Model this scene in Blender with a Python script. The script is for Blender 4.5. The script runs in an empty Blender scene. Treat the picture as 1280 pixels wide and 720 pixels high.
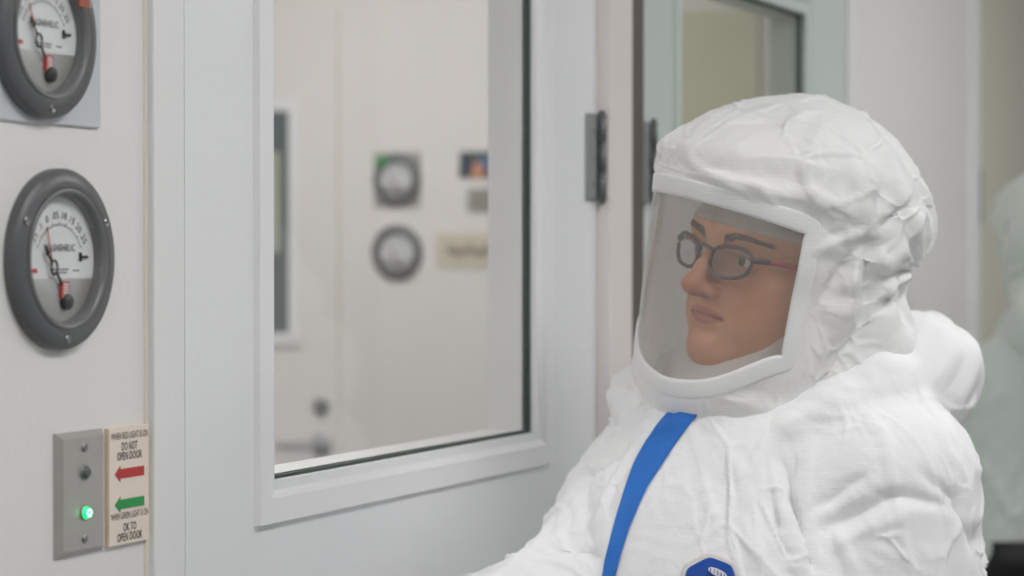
import bpy, bmesh, math, random
import numpy as np
from mathutils import Vector, Matrix
from mathutils.bvhtree import BVHTree

random.seed(7)
np.random.seed(7)
R = math.radians
scene = bpy.context.scene
COL = scene.collection

# ------------------------------------------------------------------ measuring
# World: X runs along the corridor wall with the gauges, Y goes into that wall, Z up, floor at 0.
F = 85.0 / 36.0 * 1280.0
PITCH = R(-0.95)
YAW = R(-66.8)
CAM = Vector((-1.505, -1.006, 1.5))


def ray_cam(px, py):
    vx, vz = (px - 640) / F, (360 - py) / F
    c, s = math.cos(PITCH), math.sin(PITCH)
    return Vector((vx, c - s * vz, s + c * vz))


def cam_to_world(v):
    return CAM + Matrix.Rotation(YAW, 3, 'Z') @ Vector(v)


def wall_xz(px, py, yplane=0.0):
    d = Matrix.Rotation(YAW, 3, 'Z') @ ray_cam(px, py)
    t = (yplane - CAM.y) / d.y
    p = CAM + d * t
    return p.x, p.z


def far_yz(px, py, xplane):
    d = Matrix.Rotation(YAW, 3, 'Z') @ ray_cam(px, py)
    t = (xplane - CAM.x) / d.x
    p = CAM + d * t
    return p.y, p.z


# ------------------------------------------------------------------ materials
def new_mat(name):
    m = bpy.data.materials.new(name)
    m.use_nodes = True
    nt = m.node_tree
    b = nt.nodes['Principled BSDF']
    return m, nt, b


def lin(c):
    return tuple(((x / 255) / 12.92 if x / 255 <= 0.04045 else ((x / 255 + 0.055) / 1.055) ** 2.4) for x in c)


def mat(name, rgb, rough=0.5, metal=0.0, bump=0.0, bscale=200.0, var=0.0, vscale=8.0, spec=0.5, emit=0.0):
    m, nt, b = new_mat(name)
    col = lin(rgb) + (1,)
    b.inputs['Base Color'].default_value = col
    b.inputs['Roughness'].default_value = rough
    b.inputs['Metallic'].default_value = metal
    b.inputs['Specular IOR Level'].default_value = spec
    if emit:
        b.inputs['Emission Color'].default_value = col
        b.inputs['Emission Strength'].default_value = emit
    tc = nt.nodes.new('ShaderNodeTexCoord')
    if var:
        n = nt.nodes.new('ShaderNodeTexNoise')
        n.inputs['Scale'].default_value = vscale
        n.inputs['Detail'].default_value = 5
        nt.links.new(tc.outputs['Object'], n.inputs['Vector'])
        mx = nt.nodes.new('ShaderNodeMix')
        mx.data_type = 'RGBA'
        lo = tuple(max(0, c * (1 - var)) for c in col[:3]) + (1,)
        hi = tuple(min(1, c * (1 + var)) for c in col[:3]) + (1,)
        mx.inputs[6].default_value = lo
        mx.inputs[7].default_value = hi
        nt.links.new(n.outputs['Fac'], mx.inputs[0])
        nt.links.new(mx.outputs[2], b.inputs['Base Color'])
    if bump:
        n2 = nt.nodes.new('ShaderNodeTexNoise')
        n2.inputs['Scale'].default_value = bscale
        n2.inputs['Detail'].default_value = 3
        nt.links.new(tc.outputs['Object'], n2.inputs['Vector'])
        bp = nt.nodes.new('ShaderNodeBump')
        bp.inputs['Strength'].default_value = bump
        bp.inputs['Distance'].default_value = 0.002
        nt.links.new(n2.outputs['Fac'], bp.inputs['Height'])
        nt.links.new(bp.outputs['Normal'], b.inputs['Normal'])
    return m


def clear_mat(name, tint=(1, 1, 1), gloss=0.08, haze=0.0, rough=0.02, haze_col=(0.9, 0.88, 0.85), ior=1.45):
    m = bpy.data.materials.new(name)
    m.use_nodes = True
    nt = m.node_tree
    nt.nodes.clear()
    out = nt.nodes.new('ShaderNodeOutputMaterial')
    tr = nt.nodes.new('ShaderNodeBsdfTransparent')
    tr.inputs[0].default_value = tint + (1,)
    gl = nt.nodes.new('ShaderNodeBsdfGlossy')
    gl.inputs['Roughness'].default_value = rough
    lw = nt.nodes.new('ShaderNodeLayerWeight')
    lw.inputs['Blend'].default_value = 0.5
    pw = nt.nodes.new('ShaderNodeMath')
    pw.operation = 'POWER'
    pw.inputs[1].default_value = 5.0
    nt.links.new(lw.outputs['Facing'], pw.inputs[0])
    f0 = ((ior - 1) / (ior + 1)) ** 2
    fr = nt.nodes.new('ShaderNodeMath')
    fr.operation = 'MULTIPLY_ADD'
    fr.inputs[1].default_value = 1 - f0
    fr.inputs[2].default_value = f0
    nt.links.new(pw.outputs[0], fr.inputs[0])
    mx = nt.nodes.new('ShaderNodeMixShader')
    mul = nt.nodes.new('ShaderNodeMath')
    mul.operation = 'MULTIPLY'
    mul.inputs[1].default_value = gloss
    nt.links.new(fr.outputs[0], mul.inputs[0])
    nt.links.new(mul.outputs[0], mx.inputs[0])
    nt.links.new(tr.outputs[0], mx.inputs[1])
    nt.links.new(gl.outputs[0], mx.inputs[2])
    last = mx
    if haze:
        df = nt.nodes.new('ShaderNodeBsdfDiffuse')
        df.inputs[0].default_value = haze_col + (1,)
        m2 = nt.nodes.new('ShaderNodeMixShader')
        m2.inputs[0].default_value = haze
        nt.links.new(mx.outputs[0], m2.inputs[1])
        nt.links.new(df.outputs[0], m2.inputs[2])
        last = m2
    nt.links.new(last.outputs[0], out.inputs[0])
    return m


def fabric_mat(name, rgb, rough=0.6, ribs=120.0, rib_strength=0.12, crumple=0.35, crumple_scale=28.0, through=0.0):
    m, nt, b = new_mat(name)
    b.inputs['Base Color'].default_value = lin(rgb) + (1,)
    b.inputs['Roughness'].default_value = rough
    b.inputs['Specular IOR Level'].default_value = 0.3
    tc = nt.nodes.new('ShaderNodeTexCoord')
    n = nt.nodes.new('ShaderNodeTexNoise')
    n.inputs['Scale'].default_value = crumple_scale
    n.inputs['Detail'].default_value = 4
    n.inputs['Distortion'].default_value = 0.6
    v = nt.nodes.new('ShaderNodeTexVoronoi')
    v.inputs['Scale'].default_value = crumple_scale * 0.9
    v.feature = 'F1'
    # warp the voronoi by noise so that the creases are not regular cells
    wv = nt.nodes.new('ShaderNodeVectorMath')
    wv.operation = 'MULTIPLY_ADD'
    wv.inputs[1].default_value = (0.05, 0.05, 0.05)
    nt.links.new(tc.outputs['Object'], n.inputs['Vector'])
    nt.links.new(n.outputs['Color'], wv.inputs[0])
    nt.links.new(tc.outputs['Object'], wv.inputs[2])
    nt.links.new(wv.outputs[0], v.inputs['Vector'])
    add = nt.nodes.new('ShaderNodeMath')
    add.operation = 'ADD'
    nt.links.new(n.outputs['Fac'], add.inputs[0])
    nt.links.new(v.outputs['Distance'], add.inputs[1])
    bp = nt.nodes.new('ShaderNodeBump')
    bp.inputs['Strength'].default_value = crumple
    bp.inputs['Distance'].default_value = 0.006
    nt.links.new(add.outputs[0], bp.inputs['Height'])
    w = nt.nodes.new('ShaderNodeTexWave')
    w.bands_direction = 'Z'
    w.inputs['Scale'].default_value = ribs
    w.inputs['Distortion'].default_value = 1.5
    w.inputs['Detail'].default_value = 1
    nt.links.new(tc.outputs['Object'], w.inputs['Vector'])
    b2 = nt.nodes.new('ShaderNodeBump')
    b2.inputs['Strength'].default_value = rib_strength
    b2.inputs['Distance'].default_value = 0.001
    nt.links.new(w.outputs['Fac'], b2.inputs['Height'])
    nt.links.new(bp.outputs['Normal'], b2.inputs['Normal'])
    nt.links.new(b2.outputs['Normal'], b.inputs['Normal'])
    if through:
        tl = nt.nodes.new('ShaderNodeBsdfTranslucent')
        tl.inputs[0].default_value = lin(rgb) + (1,)
        nt.links.new(b2.outputs['Normal'], tl.inputs['Normal'])
        ms = nt.nodes.new('ShaderNodeMixShader')
        ms.inputs[0].default_value = through
        nt.links.new(b.outputs[0], ms.inputs[1])
        nt.links.new(tl.outputs[0], ms.inputs[2])
        nt.links.new(ms.outputs[0], nt.nodes['Material Output'].inputs[0])
    return m


def skin_mat():
    m, nt, b = new_mat('skin')
    tc = nt.nodes.new('ShaderNodeTexCoord')
    n = nt.nodes.new('ShaderNodeTexNoise')
    n.inputs['Scale'].default_value = 45
    n.inputs['Detail'].default_value = 6
    nt.links.new(tc.outputs['Object'], n.inputs['Vector'])
    mx = nt.nodes.new('ShaderNodeMix')
    mx.data_type = 'RGBA'
    mx.inputs[6].default_value = lin((190, 138, 107)) + (1,)
    mx.inputs[7].default_value = lin((212, 160, 128)) + (1,)
    nt.links.new(n.outputs['Fac'], mx.inputs[0])
    prev = mx.outputs[2]
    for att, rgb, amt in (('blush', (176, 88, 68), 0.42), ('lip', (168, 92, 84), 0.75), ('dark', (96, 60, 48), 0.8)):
        a = nt.nodes.new('ShaderNodeAttribute')
        a.attribute_name = att
        mul = nt.nodes.new('ShaderNodeMath')
        mul.operation = 'MULTIPLY'
        mul.inputs[1].default_value = amt
        nt.links.new(a.outputs['Fac'], mul.inputs[0])
        k = nt.nodes.new('ShaderNodeMix')
        k.data_type = 'RGBA'
        k.inputs[7].default_value = lin(rgb) + (1,)
        nt.links.new(mul.outputs[0], k.inputs[0])
        nt.links.new(prev, k.inputs[6])
        prev = k.outputs[2]
    nt.links.new(prev, b.inputs['Base Color'])
    b.inputs['Roughness'].default_value = 0.48
    b.inputs['Subsurface Weight'].default_value = 0.12
    b.inputs['Subsurface Radius'].default_value = (0.008, 0.003, 0.0015)
    b.inputs['Subsurface Scale'].default_value = 0.6
    n2 = nt.nodes.new('ShaderNodeTexNoise')
    n2.inputs['Scale'].default_value = 420
    n2.inputs['Detail'].default_value = 3
    nt.links.new(tc.outputs['Object'], n2.inputs['Vector'])
    bp = nt.nodes.new('ShaderNodeBump')
    bp.inputs['Strength'].default_value = 0.25
    bp.inputs['Distance'].default_value = 0.0012
    nt.links.new(n2.outputs['Fac'], bp.inputs['Height'])
    nt.links.new(bp.outputs['Normal'], b.inputs['Normal'])
    return m


M = {}
M['wall'] = mat('wall_paint', (230, 228, 226), 0.55, bump=0.25, bscale=140, var=0.02)
M['wall_warm'] = mat('warm_wall_paint', (232, 228, 224), 0.5, bump=0.1, bscale=90, var=0.03, vscale=3)
M['wall_end'] = mat('olive_paint', (206, 200, 174), 0.5, var=0.04, vscale=4)
M['wall_opposite'] = mat('grey_wall_paint', (186, 188, 187), 0.55, bump=0.2, bscale=140)
M['door'] = mat('door_paint', (234, 235, 236), 0.42, bump=0.12, bscale=260, var=0.015)
M['door_green'] = mat('door_paint_greenish', (204, 212, 207), 0.4, var=0.015)
M['door_beige'] = mat('door_paint_beige', (216, 214, 198), 0.45, var=0.02)
M['frame'] = mat('frame_paint', (232, 232, 232), 0.42, bump=0.1, bscale=220)
M['post'] = mat('post_paint', (234, 226, 223), 0.4)
M['trim'] = mat('window_bead_paint', (238, 238, 239), 0.35)
M['caulk'] = mat('yellowed_caulk', (226, 219, 206), 0.6, bump=0.5, bscale=120, var=0.05, vscale=30)
M['gasket'] = mat('dark_gasket', (58, 72, 66), 0.5)
M['recess_shade'] = mat('brown_recess_shade', (98, 90, 82), 0.6)
M['steel'] = mat('hinge_steel', (160, 162, 163), 0.45, 0.4)
M['steel_dark'] = mat('hinge_pin_steel', (112, 114, 116), 0.45, 0.3)
M['floor'] = mat('floor_vinyl', (140, 143, 143), 0.35, var=0.05, vscale=40)
M['ceiling'] = mat('ceiling_tile', (226, 226, 224), 0.7, bump=0.2, bscale=80)
M['lamp'] = mat('lamp_diffuser', (253, 252, 252), 0.5, emit=1.0)
M['lamp_frame'] = mat('lamp_frame_paint', (225, 225, 225), 0.4)
M['glass'] = clear_mat('window_glass', (0.985, 0.985, 0.980), 0.9, 0.015, 0.01, ior=1.5)
M['glass_green'] = clear_mat('window_glass_greenish', (0.94, 0.96, 0.93), 1.0, 0.03, 0.02, ior=1.5)
M['gauge_body'] = mat('gauge_grey_enamel', (92, 93, 95), 0.38, bump=0.06, bscale=300, var=0.06, vscale=40)
M['gauge_rim'] = mat('gauge_rim_grey', (112, 113, 114), 0.3)
M['dial'] = mat('dial_white', (232, 234, 235), 0.4)
M['dial_ink'] = mat('dial_ink', (40, 40, 42), 0.5)
M['dial_red'] = mat('dial_red', (190, 58, 48), 0.45)
M['dial_grey'] = mat('dial_ribbed_grey', (206, 206, 204), 0.4, 0.1)
M['black'] = mat('black_plastic', (24, 24, 26), 0.3)
M['screw'] = mat('screw_steel', (150, 150, 150), 0.3, 0.9)
M['plate_clear'] = mat('cloudy_plastic_plate', (206, 208, 214), 0.22, spec=0.6)
M['stainless'] = mat('brushed_stainless', (186, 183, 177), 0.4, 0.6, bump=0.05, bscale=600, var=0.06, vscale=60)
M['sign'] = mat('sign_cream', (236, 222, 208), 0.45)
M['sign_edge'] = mat('sign_edge_cream', (222, 202, 174), 0.5)
M['ink'] = mat('sign_ink', (42, 40, 42), 0.5)
M['sign_red'] = mat('sign_red', (186, 54, 50), 0.5)
M['sign_green'] = mat('sign_green', (34, 150, 74), 0.5)
M['lens_off'] = mat('lamp_lens_unlit', (96, 100, 98), 0.12)
M['lens_green'] = mat('lamp_lens_lit_green', (10, 232, 110), 0.2, emit=2.2)
M['lens_core'] = mat('lamp_filament_green', (150, 255, 190), 0.2, emit=7.0)
M['tyvek'] = fabric_mat('white_coverall_fabric', (243, 243, 244), ribs=170, rib_strength=0.1, crumple=0.2)
M['tyvek_hood'] = fabric_mat('white_hood_fabric', (252, 252, 252), ribs=170, rib_strength=0.18, crumple=0.22, crumple_scale=24, through=0.25)
M['tyvek_band'] = fabric_mat('white_band_fabric', (246, 246, 246), ribs=170, rib_strength=0.22, crumple=0.05, through=0.15)
M['bib'] = fabric_mat('thin_white_lining', (236, 234, 232), ribs=60, rib_strength=0.03, crumple=0.25, crumple_scale=20, through=0.4)
M['gown_grey'] = fabric_mat('pale_green_grey_suit_fabric', (218, 224, 218), crumple=0.3)
M['blue'] = fabric_mat('blue_tape', (40, 116, 205), rough=0.5, ribs=90, rib_strength=0.04, crumple=0.12, crumple_scale=50)
M['badge'] = mat('badge_blue', (4, 72, 164), 0.45)
M['badge_rim'] = mat('badge_rim', (226, 222, 220), 0.5)
M['skin'] = skin_mat()
M['eye_white'] = mat('eye_white', (214, 206, 200), 0.15)
M['iris'] = mat('iris_brown', (58, 38, 28), 0.1)
M['brow'] = mat('brow_hair', (118, 98, 86), 0.6)
M['hair'] = mat('dark_grey_hair', (72, 62, 56), 0.55)
M['cap'] = mat('grey_sweatband', (186, 180, 172), 0.8, bump=0.2, bscale=500)
M['harness'] = mat('slate_harness_plastic', (84, 92, 104), 0.4)
M['spec_frame'] = mat('plum_spectacle_frame', (84, 66, 74), 0.25)
M['spec_red'] = mat('red_temple', (168, 40, 66), 0.25)
M['spec_lens'] = clear_mat('spectacle_lens', (0.88, 0.86, 0.88), 1.0, 0.06, 0.01, ior=1.6)
M['visor'] = clear_mat('visor_film', (0.985, 0.98, 0.972), 0.9, 0.065, 0.03, ior=1.45)
M['glove'] = mat('glove_nitrile', (225, 228, 232), 0.4)
M['boot'] = mat('boot_cover', (228, 228, 230), 0.5)
M['poster_navy'] = mat('poster_navy', (40, 52, 72), 0.5)
M['poster_blue'] = mat('poster_blue', (84, 112, 168), 0.5)
M['poster_orange'] = mat('poster_orange', (206, 140, 98), 0.5)
M['poster_green'] = mat('poster_green', (46, 88, 66), 0.5)
M['paper_grey'] = mat('grey_notice_plate', (158, 156, 150), 0.5, var=0.12, vscale=60)
M['beige_panel'] = mat('beige_sign', (212, 202, 180), 0.5)
M['beige_ink'] = mat('beige_sign_ink', (142, 136, 120), 0.5)
M['dark_glass'] = mat('dark_window_panel', (92, 104, 106), 0.15)
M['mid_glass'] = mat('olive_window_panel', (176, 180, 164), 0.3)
M['belt'] = mat('black_webbing', (20, 20, 22), 0.6)


# ------------------------------------------------------------------ mesh helpers
def link(name, me, m=None, parent=None, smooth=False):
    o = bpy.data.objects.new(name, me)
    COL.objects.link(o)
    if m is not None:
        for mm in (m if isinstance(m, (list, tuple)) else [m]):
            me.materials.append(mm)
    if parent is not None:
        o.parent = parent
    if smooth:
        me.polygons.foreach_set('use_smooth', [True] * len(me.polygons))
    return o


def bm_obj(name, bm, m, parent=None, smooth=False):
    me = bpy.data.meshes.new(name)
    bmesh.ops.recalc_face_normals(bm, faces=bm.faces)
    bm.to_mesh(me)
    bm.free()
    return link(name, me, m, parent, smooth)


def box(bm, x0, x1, y0, y1, z0, z1, bevel=0.0):
    r = bmesh.ops.create_cube(bm, size=1)
    vs = r['verts']
    for v in vs:
        v.co = Vector(((x0 + x1) / 2 + v.co.x * (x1 - x0), (y0 + y1) / 2 + v.co.y * (y1 - y0), (z0 + z1) / 2 + v.co.z * (z1 - z0)))
    if bevel:
        es = {e for v in vs for e in v.link_edges}
        bmesh.ops.bevel(bm, geom=list(es), offset=bevel, segments=2, profile=0.5, affect='EDGES')


def lathe(bm, prof, n=48, axis='Y', cap=False):
    """prof: list of (radius, height); turned round the local Y axis (height towards -Y)."""
    rings = []
    for r, h in prof:
        ring = []
        for i in range(n):
            a = 2 * math.pi * i / n
            if axis == 'Y':
                ring.append(bm.verts.new((r * math.cos(a), -h, r * math.sin(a))))
            else:
                ring.append(bm.verts.new((r * math.cos(a), r * math.sin(a), h)))
        rings.append(ring)
    for a, b in zip(rings[:-1], rings[1:]):
        for i in range(n):
            bm.faces.new((a[i], a[(i + 1) % n], b[(i + 1) % n], b[i]))
    if cap:
        bm.faces.new(rings[-1])
        bm.faces.new(rings[0][::-1])


def tube(bm, pts, rad, n=8, closed=False, flat=1.0):
    """round tube along points; rad number or list"""
    P = [Vector(p) for p in pts]
    m = len(P)
    rs = rad if isinstance(rad, (list, tuple)) else [rad] * m
    rings = []
    up = Vector((0, 0, 1))
    for i in range(m):
        if closed:
            t = P[(i + 1) % m] - P[i - 1]
        else:
            t = P[min(i + 1, m - 1)] - P[max(i - 1, 0)]
        t.normalize()
        a = up.cross(t)
        if a.length < 1e-3:
            a = Vector((1, 0, 0)).cross(t)
        a.normalize()
        b = t.cross(a)
        rings.append([bm.verts.new(P[i] + a * (rs[i] * math.cos(2 * math.pi * k / n)) + b * (rs[i] * flat * math.sin(2 * math.pi * k / n))) for k in range(n)])
    last = m if closed else m - 1
    for i in range(last):
        A, B = rings[i], rings[(i + 1) % m]
        for k in range(n):
            bm.faces.new((A[k], A[(k + 1) % n], B[(k + 1) % n], B[k]))
    if not closed:
        bm.faces.new(rings[0][::-1])
        bm.faces.new(rings[-1])


def prism(bm, poly, y0, y1):
    """poly: (x,z) outline, extruded from y0 to y1"""
    a = [bm.verts.new((x, y0, z)) for x, z in poly]
    b = [bm.verts.new((x, y1, z)) for x, z in poly]
    n = len(poly)
    bm.faces.new(a)
    bm.faces.new(b[::-1])
    for i in range(n):
        bm.faces.new((a[i], b[i], b[(i + 1) % n], a[(i + 1) % n]))


def text_into(bm, body, cx, cz, height, y, width=None, bold=0.0, rot=0.0, thick=0.0003):
    """lettering lying in the local XZ plane, reading along +X, centred at cx, cz"""
    cu = bpy.data.curves.new('lettering', 'FONT')
    cu.body = body
    cu.size = 1
    cu.space_character = 1.05
    cu.offset = bold
    cu.resolution_u = 3
    o = bpy.data.objects.new('lettering', cu)
    COL.objects.link(o)
    dg = bpy.context.evaluated_depsgraph_get()
    dg.update()
    me = bpy.data.meshes.new_from_object(o.evaluated_get(dg))
    bpy.data.objects.remove(o)
    bpy.data.curves.remove(cu)
    co = np.array([v.co[:] for v in me.vertices])
    lo, hi = co.min(0), co.max(0)
    sz = height / max(1e-6, 0.70)
    sx = sz if width is None else width / (hi[0] - lo[0])
    mid = (lo[0] + hi[0]) / 2
    c, s = math.cos(rot), math.sin(rot)
    vs = []
    for v in co:
        x, z = (v[0] - mid) * sx, (v[1] - 0.35) * sz
        vs.append(bm.verts.new((cx + x * c - z * s, y - thick, cz + x * s + z * c)))
    for p in me.polygons:
        try:
            bm.faces.new([vs[i] for i in p.vertices])
        except ValueError:
            pass
    bpy.data.meshes.remove(me)


def empty(name, loc, rz=0.0, label=None, cat=None, group=None):
    o = bpy.data.objects.new(name, None)
    o.empty_display_size = 0.05
    COL.objects.link(o)
    o.location = loc
    o.rotation_euler = (0, 0, rz)
    tag(o, label, cat, group)
    return o


def tag(o, label=None, cat=None, group=None, kind=None):
    if label:
        o['label'] = label
    if cat:
        o['category'] = cat
    if group:
        o['group'] = group
    if kind:
        o['kind'] = kind
    return o


def structure(o):
    o['kind'] = 'structure'
    return o


def copy_tree(o, parent=None):
    c = o.copy()
    COL.objects.link(c)
    if parent is not None:
        c.parent = parent
    for ch in [k for k in bpy.data.objects if k.parent == o]:
        copy_tree(ch, c)
    return c


# ------------------------------------------------------------------ room shell
X0, X1 = -3.2, 5.2          # corridor ends
YR = -2.3                   # opposite corridor wall
H = 2.55
FAR = 3.72                  # end wall of the room behind the doors
YB = 3.2

bm = bmesh.new()
box(bm, X0, X1, YR - 0.1, YB + 0.1, -0.1, 0)
structure(bm_obj('floor', bm, M['floor']))
bm = bmesh.new()
box(bm, X0 - 0.1, X1 + 0.1, YR - 0.1, YB + 0.1, H, H + 0.1)
structure(bm_obj('ceiling', bm, M['ceiling']))

JL = wall_xz(190, 300, -0.006)[0]          # left edge of the door frame
LL = wall_xz(231, 300, -0.006)[0]          # left edge of the first door leaf
PL = wall_xz(763, 300, -0.022)[0]          # post between the doors
PR = wall_xz(791, 300, -0.022)[0]
D2L = wall_xz(803, 300, -0.004)[0]
D2R = wall_xz(1056, 300, -0.004)[0]
D3L = wall_xz(1213, 300, -0.002)[0]
TOP = 2.12
bm = bmesh.new()
box(bm, X0, JL, 0, 0.12, 0, H)
box(bm, JL, D2R + 0.045, 0, 0.12, TOP + 0.05, H)
box(bm, D2R + 0.045, D3L, 0, 0.12, 0, H)
box(bm, D3L, D3L + 0.95, 0, 0.12, TOP, H)
box(bm, D3L + 0.95, X1, 0, 0.12, 0, H)
structure(bm_obj('wall_left', bm, M['wall']))
bm = bmesh.new()
box(bm, X0, X1, YR - 0.1, YR, 0, H)
structure(bm_obj('wall_right', bm, M['wall_opposite']))
bm = bmesh.new()
box(bm, X0 - 0.1, X0, YR - 0.1, YB + 0.1, 0, H)
structure(bm_obj('wall_back', bm, M['wall']))
bm = bmesh.new()
box(bm, X1, X1 + 0.1, YR - 0.1, YB + 0.1, 0, H)
structure(bm_obj('wall_front', bm, M['wall']))
bm = bmesh.new()
box(bm, X0, X1, YB, YB + 0.1, 0, H)
structure(bm_obj('wall_far', bm, M['wall_warm']))
bm = bmesh.new()
box(bm, FAR, FAR + 0.1, 0.12, YB, 0, H)
structure(bm_obj('wall_inner', bm, M['wall_warm']))
# olive painted return in the corner of that room, behind the second door
ya = far_yz(950, 200, FAR)[0]
bm = bmesh.new()
box(bm, FAR - 0.012, FAR, ya, ya + 0.5, 0, far_yz(900, 14, FAR)[1])
structure(bm_obj('trim_3', bm, M['wall_end']))

# frame: left jamb, post, right jamb, head
bm = bmesh.new()
box(bm, JL, LL - 0.003, -0.008, 0.12, 0, TOP + 0.05, 0.0015)
box(bm, D2R + 0.003, D2R + 0.045, -0.008, 0.12, 0, TOP + 0.05, 0.0015)
box(bm, LL - 0.003, PL, -0.008, 0.12, TOP + 0.003, TOP + 0.05)
box(bm, PR, D2R + 0.003, -0.008, 0.12, TOP + 0.003, TOP + 0.05)
structure(bm_obj('trim_1', bm, M['frame']))
bm = bmesh.new()
box(bm, PL, PR, -0.022, 0.12, 0, TOP + 0.05, 0.002)
structure(bm_obj('trim_2', bm, M['post']))
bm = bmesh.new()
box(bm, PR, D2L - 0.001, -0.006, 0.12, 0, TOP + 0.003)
structure(bm_obj('trim_4', bm, M['recess_shade']))  # brown strip beside the post: shade of the recess put into its colour
# bead of yellowed caulk along the frame
bm = bmesh.new()
pts, rad = [], []
for i in range(120):
    z = 0.02 + i * (TOP) / 120
    pts.append((JL - 0.0005, 0.0005, z))
    rad.append(0.0030 + 0.0006 * math.sin(i * 0.37) * math.sin(i * 0.11))
tube(bm, pts, rad, 8)
structure(bm_obj('trim_5', bm, M['caulk'], smooth=True))
for nm, x0, x1, yy in (('baseboard_left', X0, JL - 0.01, -0.012), ('baseboard_front', D2R + 0.05, D3L - 0.01, -0.012)):
    bm = bmesh.new()
    box(bm, x0, x1, yy, 0, 0, 0.1, 0.003)
    structure(bm_obj(nm, bm, M['frame']))


def rect_frame(bm, o, i, yo, yi):
    """ring between rectangle o (x0,x1,z0,z1) at y=yo and rectangle i at y=yi, four quads"""
    def c(r, y):
        return [bm.verts.new(p) for p in ((r[0], y, r[2]), (r[1], y, r[2]), (r[1], y, r[3]), (r[0], y, r[3]))]
    a, b = c(o, yo), c(i, yi)
    for k in range(4):
        bm.faces.new((a[k], a[(k + 1) % 4], b[(k + 1) % 4], b[k]))


def grow(r, d):
    return (r[0] - d, r[1] + d, r[2] - d, r[3] + d)


def glazed_door(name, x0, x1, face, glass, m_leaf, m_trim, m_glass, proud, m_gasket, gasket=0.004, bead=0.017, flat=0.021, back=0.040):
    """leaf with a window: leaf slab with an opening, raised bead, gasket line and a pane"""
    gy = face + 0.010                                   # plane of the pane
    thick = gy + back
    out = grow(glass, bead + flat)
    bm = bmesh.new()
    z0, z1 = 0.006, TOP
    gg = grow(glass, 0.003)
    rects = ((x0, gg[0], z0, z1), (gg[1], x1, z0, z1), (gg[0], gg[1], z0, gg[2]), (gg[0], gg[1], gg[3], z1))
    for a, b, c, d in rects:
        box(bm, a, b, face, thick, c, d)
    leaf = structure(bm_obj(name, bm, m_leaf))
    bm = bmesh.new()
    rect_frame(bm, grow(out, 0.0015), out, face + 0.0005, face - proud)
    rect_frame(bm, out, grow(glass, bead), face - proud, face - proud)
    rect_frame(bm, grow(glass, bead), grow(glass, gasket * 0.5), face - proud, gy - 0.001)
    t = bm_obj('window_bead', bm, m_trim, leaf)
    bv = t.modifiers.new('soft_edge', 'BEVEL')
    bv.width = 0.0012
    bv.segments = 2
    bv.limit_method = 'ANGLE'
    bm = bmesh.new()
    rect_frame(bm, grow(glass, gasket), glass, gy - 0.0025, gy - 0.0025)
    rect_frame(bm, glass, glass, gy - 0.0025, gy + 0.006)
    bm_obj('gasket', bm, m_gasket, leaf)
    bm = bmesh.new()
    box(bm, glass[0], glass[1], gy, gy + 0.004, glass[2], glass[3])
    bm_obj('pane', bm, m_glass, leaf)
    # trim on the room side
    bm = bmesh.new()
    rect_frame(bm, grow(glass, 0.03), glass, thick + 0.006, thick + 0.006)
    rect_frame(bm, grow(glass, 0.03), grow(glass, 0.03), thick + 0.006, thick)
    rect_frame(bm, glass, glass, thick + 0.006, gy + 0.004)
    bm_obj('inner_bead', bm, m_trim, leaf)
    return leaf


def hinge(leaf, x, z, y, h=0.096, w=0.032):
    bm = bmesh.new()
    box(bm, x - w, x - 0.004, y - 0.002, y + 0.002, z - h / 2, z + h / 2, 0.0006)
    hg = bm_obj('hinge', bm, M['steel'], leaf)
    bm = bmesh.new()
    for k in range(3):
        a = z - h / 2 + k * h / 3
        tube(bm, [(x, y - 0.006, a + 0.0008), (x, y - 0.006, a + h / 3 - 0.0008)], 0.0048, 14)
    tube(bm, [(x, y - 0.006, z - h / 2 - 0.004), (x, y - 0.006, z + h / 2 + 0.004)], 0.0035, 10)
    bm_obj('hinge_pin', bm, M['steel_dark'], hg, True)
    bm = bmesh.new()
    for dz in (-0.03, 0.0, 0.03):
        lathe_at(bm, x - w / 2 - 0.002 + (0.006 if dz == 0 else 0), y - 0.002, z + dz, 0.0036, 0.0008)
    bm_obj('hinge_screw', bm, M['screw'], hg)


def lathe_at(bm, x, y, z, r, h):
    n0 = len(bm.verts)
    lathe(bm, [(r, 0), (r, h * 0.6), (r * 0.8, h), (r * 0.25, h * 0.7)], 16, cap=True)
    bm.verts.ensure_lookup_table()
    for v in bm.verts[n0:]:
        v.co += Vector((x, y, z))


# first door
gl = wall_xz(339, 500, 0.002)[0]
gr = wall_xz(659, 400, 0.004)[0]
gz = wall_xz(341, 594, 0.004)[1]
G1 = (gl - 0.006, gr, gz, gz + 0.53)
d1 = glazed_door('door_1', LL, PL - 0.001, -0.006, G1, M['door'], M['trim'], M['glass'], 0.006, M['gasket'])
HZ = wall_xz(750, 197, -0.01)[1]
for zz in (HZ, 0.25, 0.95):
    hinge(d1, PL - 0.006, zz, -0.008, h=0.098)
# second door, hinged on the same post
g2l = wall_xz(846, 100, 0.004)[0]
g2r = wall_xz(1001, 100, 0.004)[0]
g2t = wall_xz(1000, 20, 0.004)[1]
d2 = glazed_door('door_2', D2L, D2R, -0.004, (g2l, g2r, gz, g2t), M['door_green'], M['door_green'], M['glass_green'], 0.004, M['gasket'], gasket=0.022, bead=0.024, flat=0.012)
for zz in (HZ, 0.25, 0.95):
    hinge(d2, D2L + 0.018, zz, -0.006, h=0.098, w=0.022)
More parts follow.
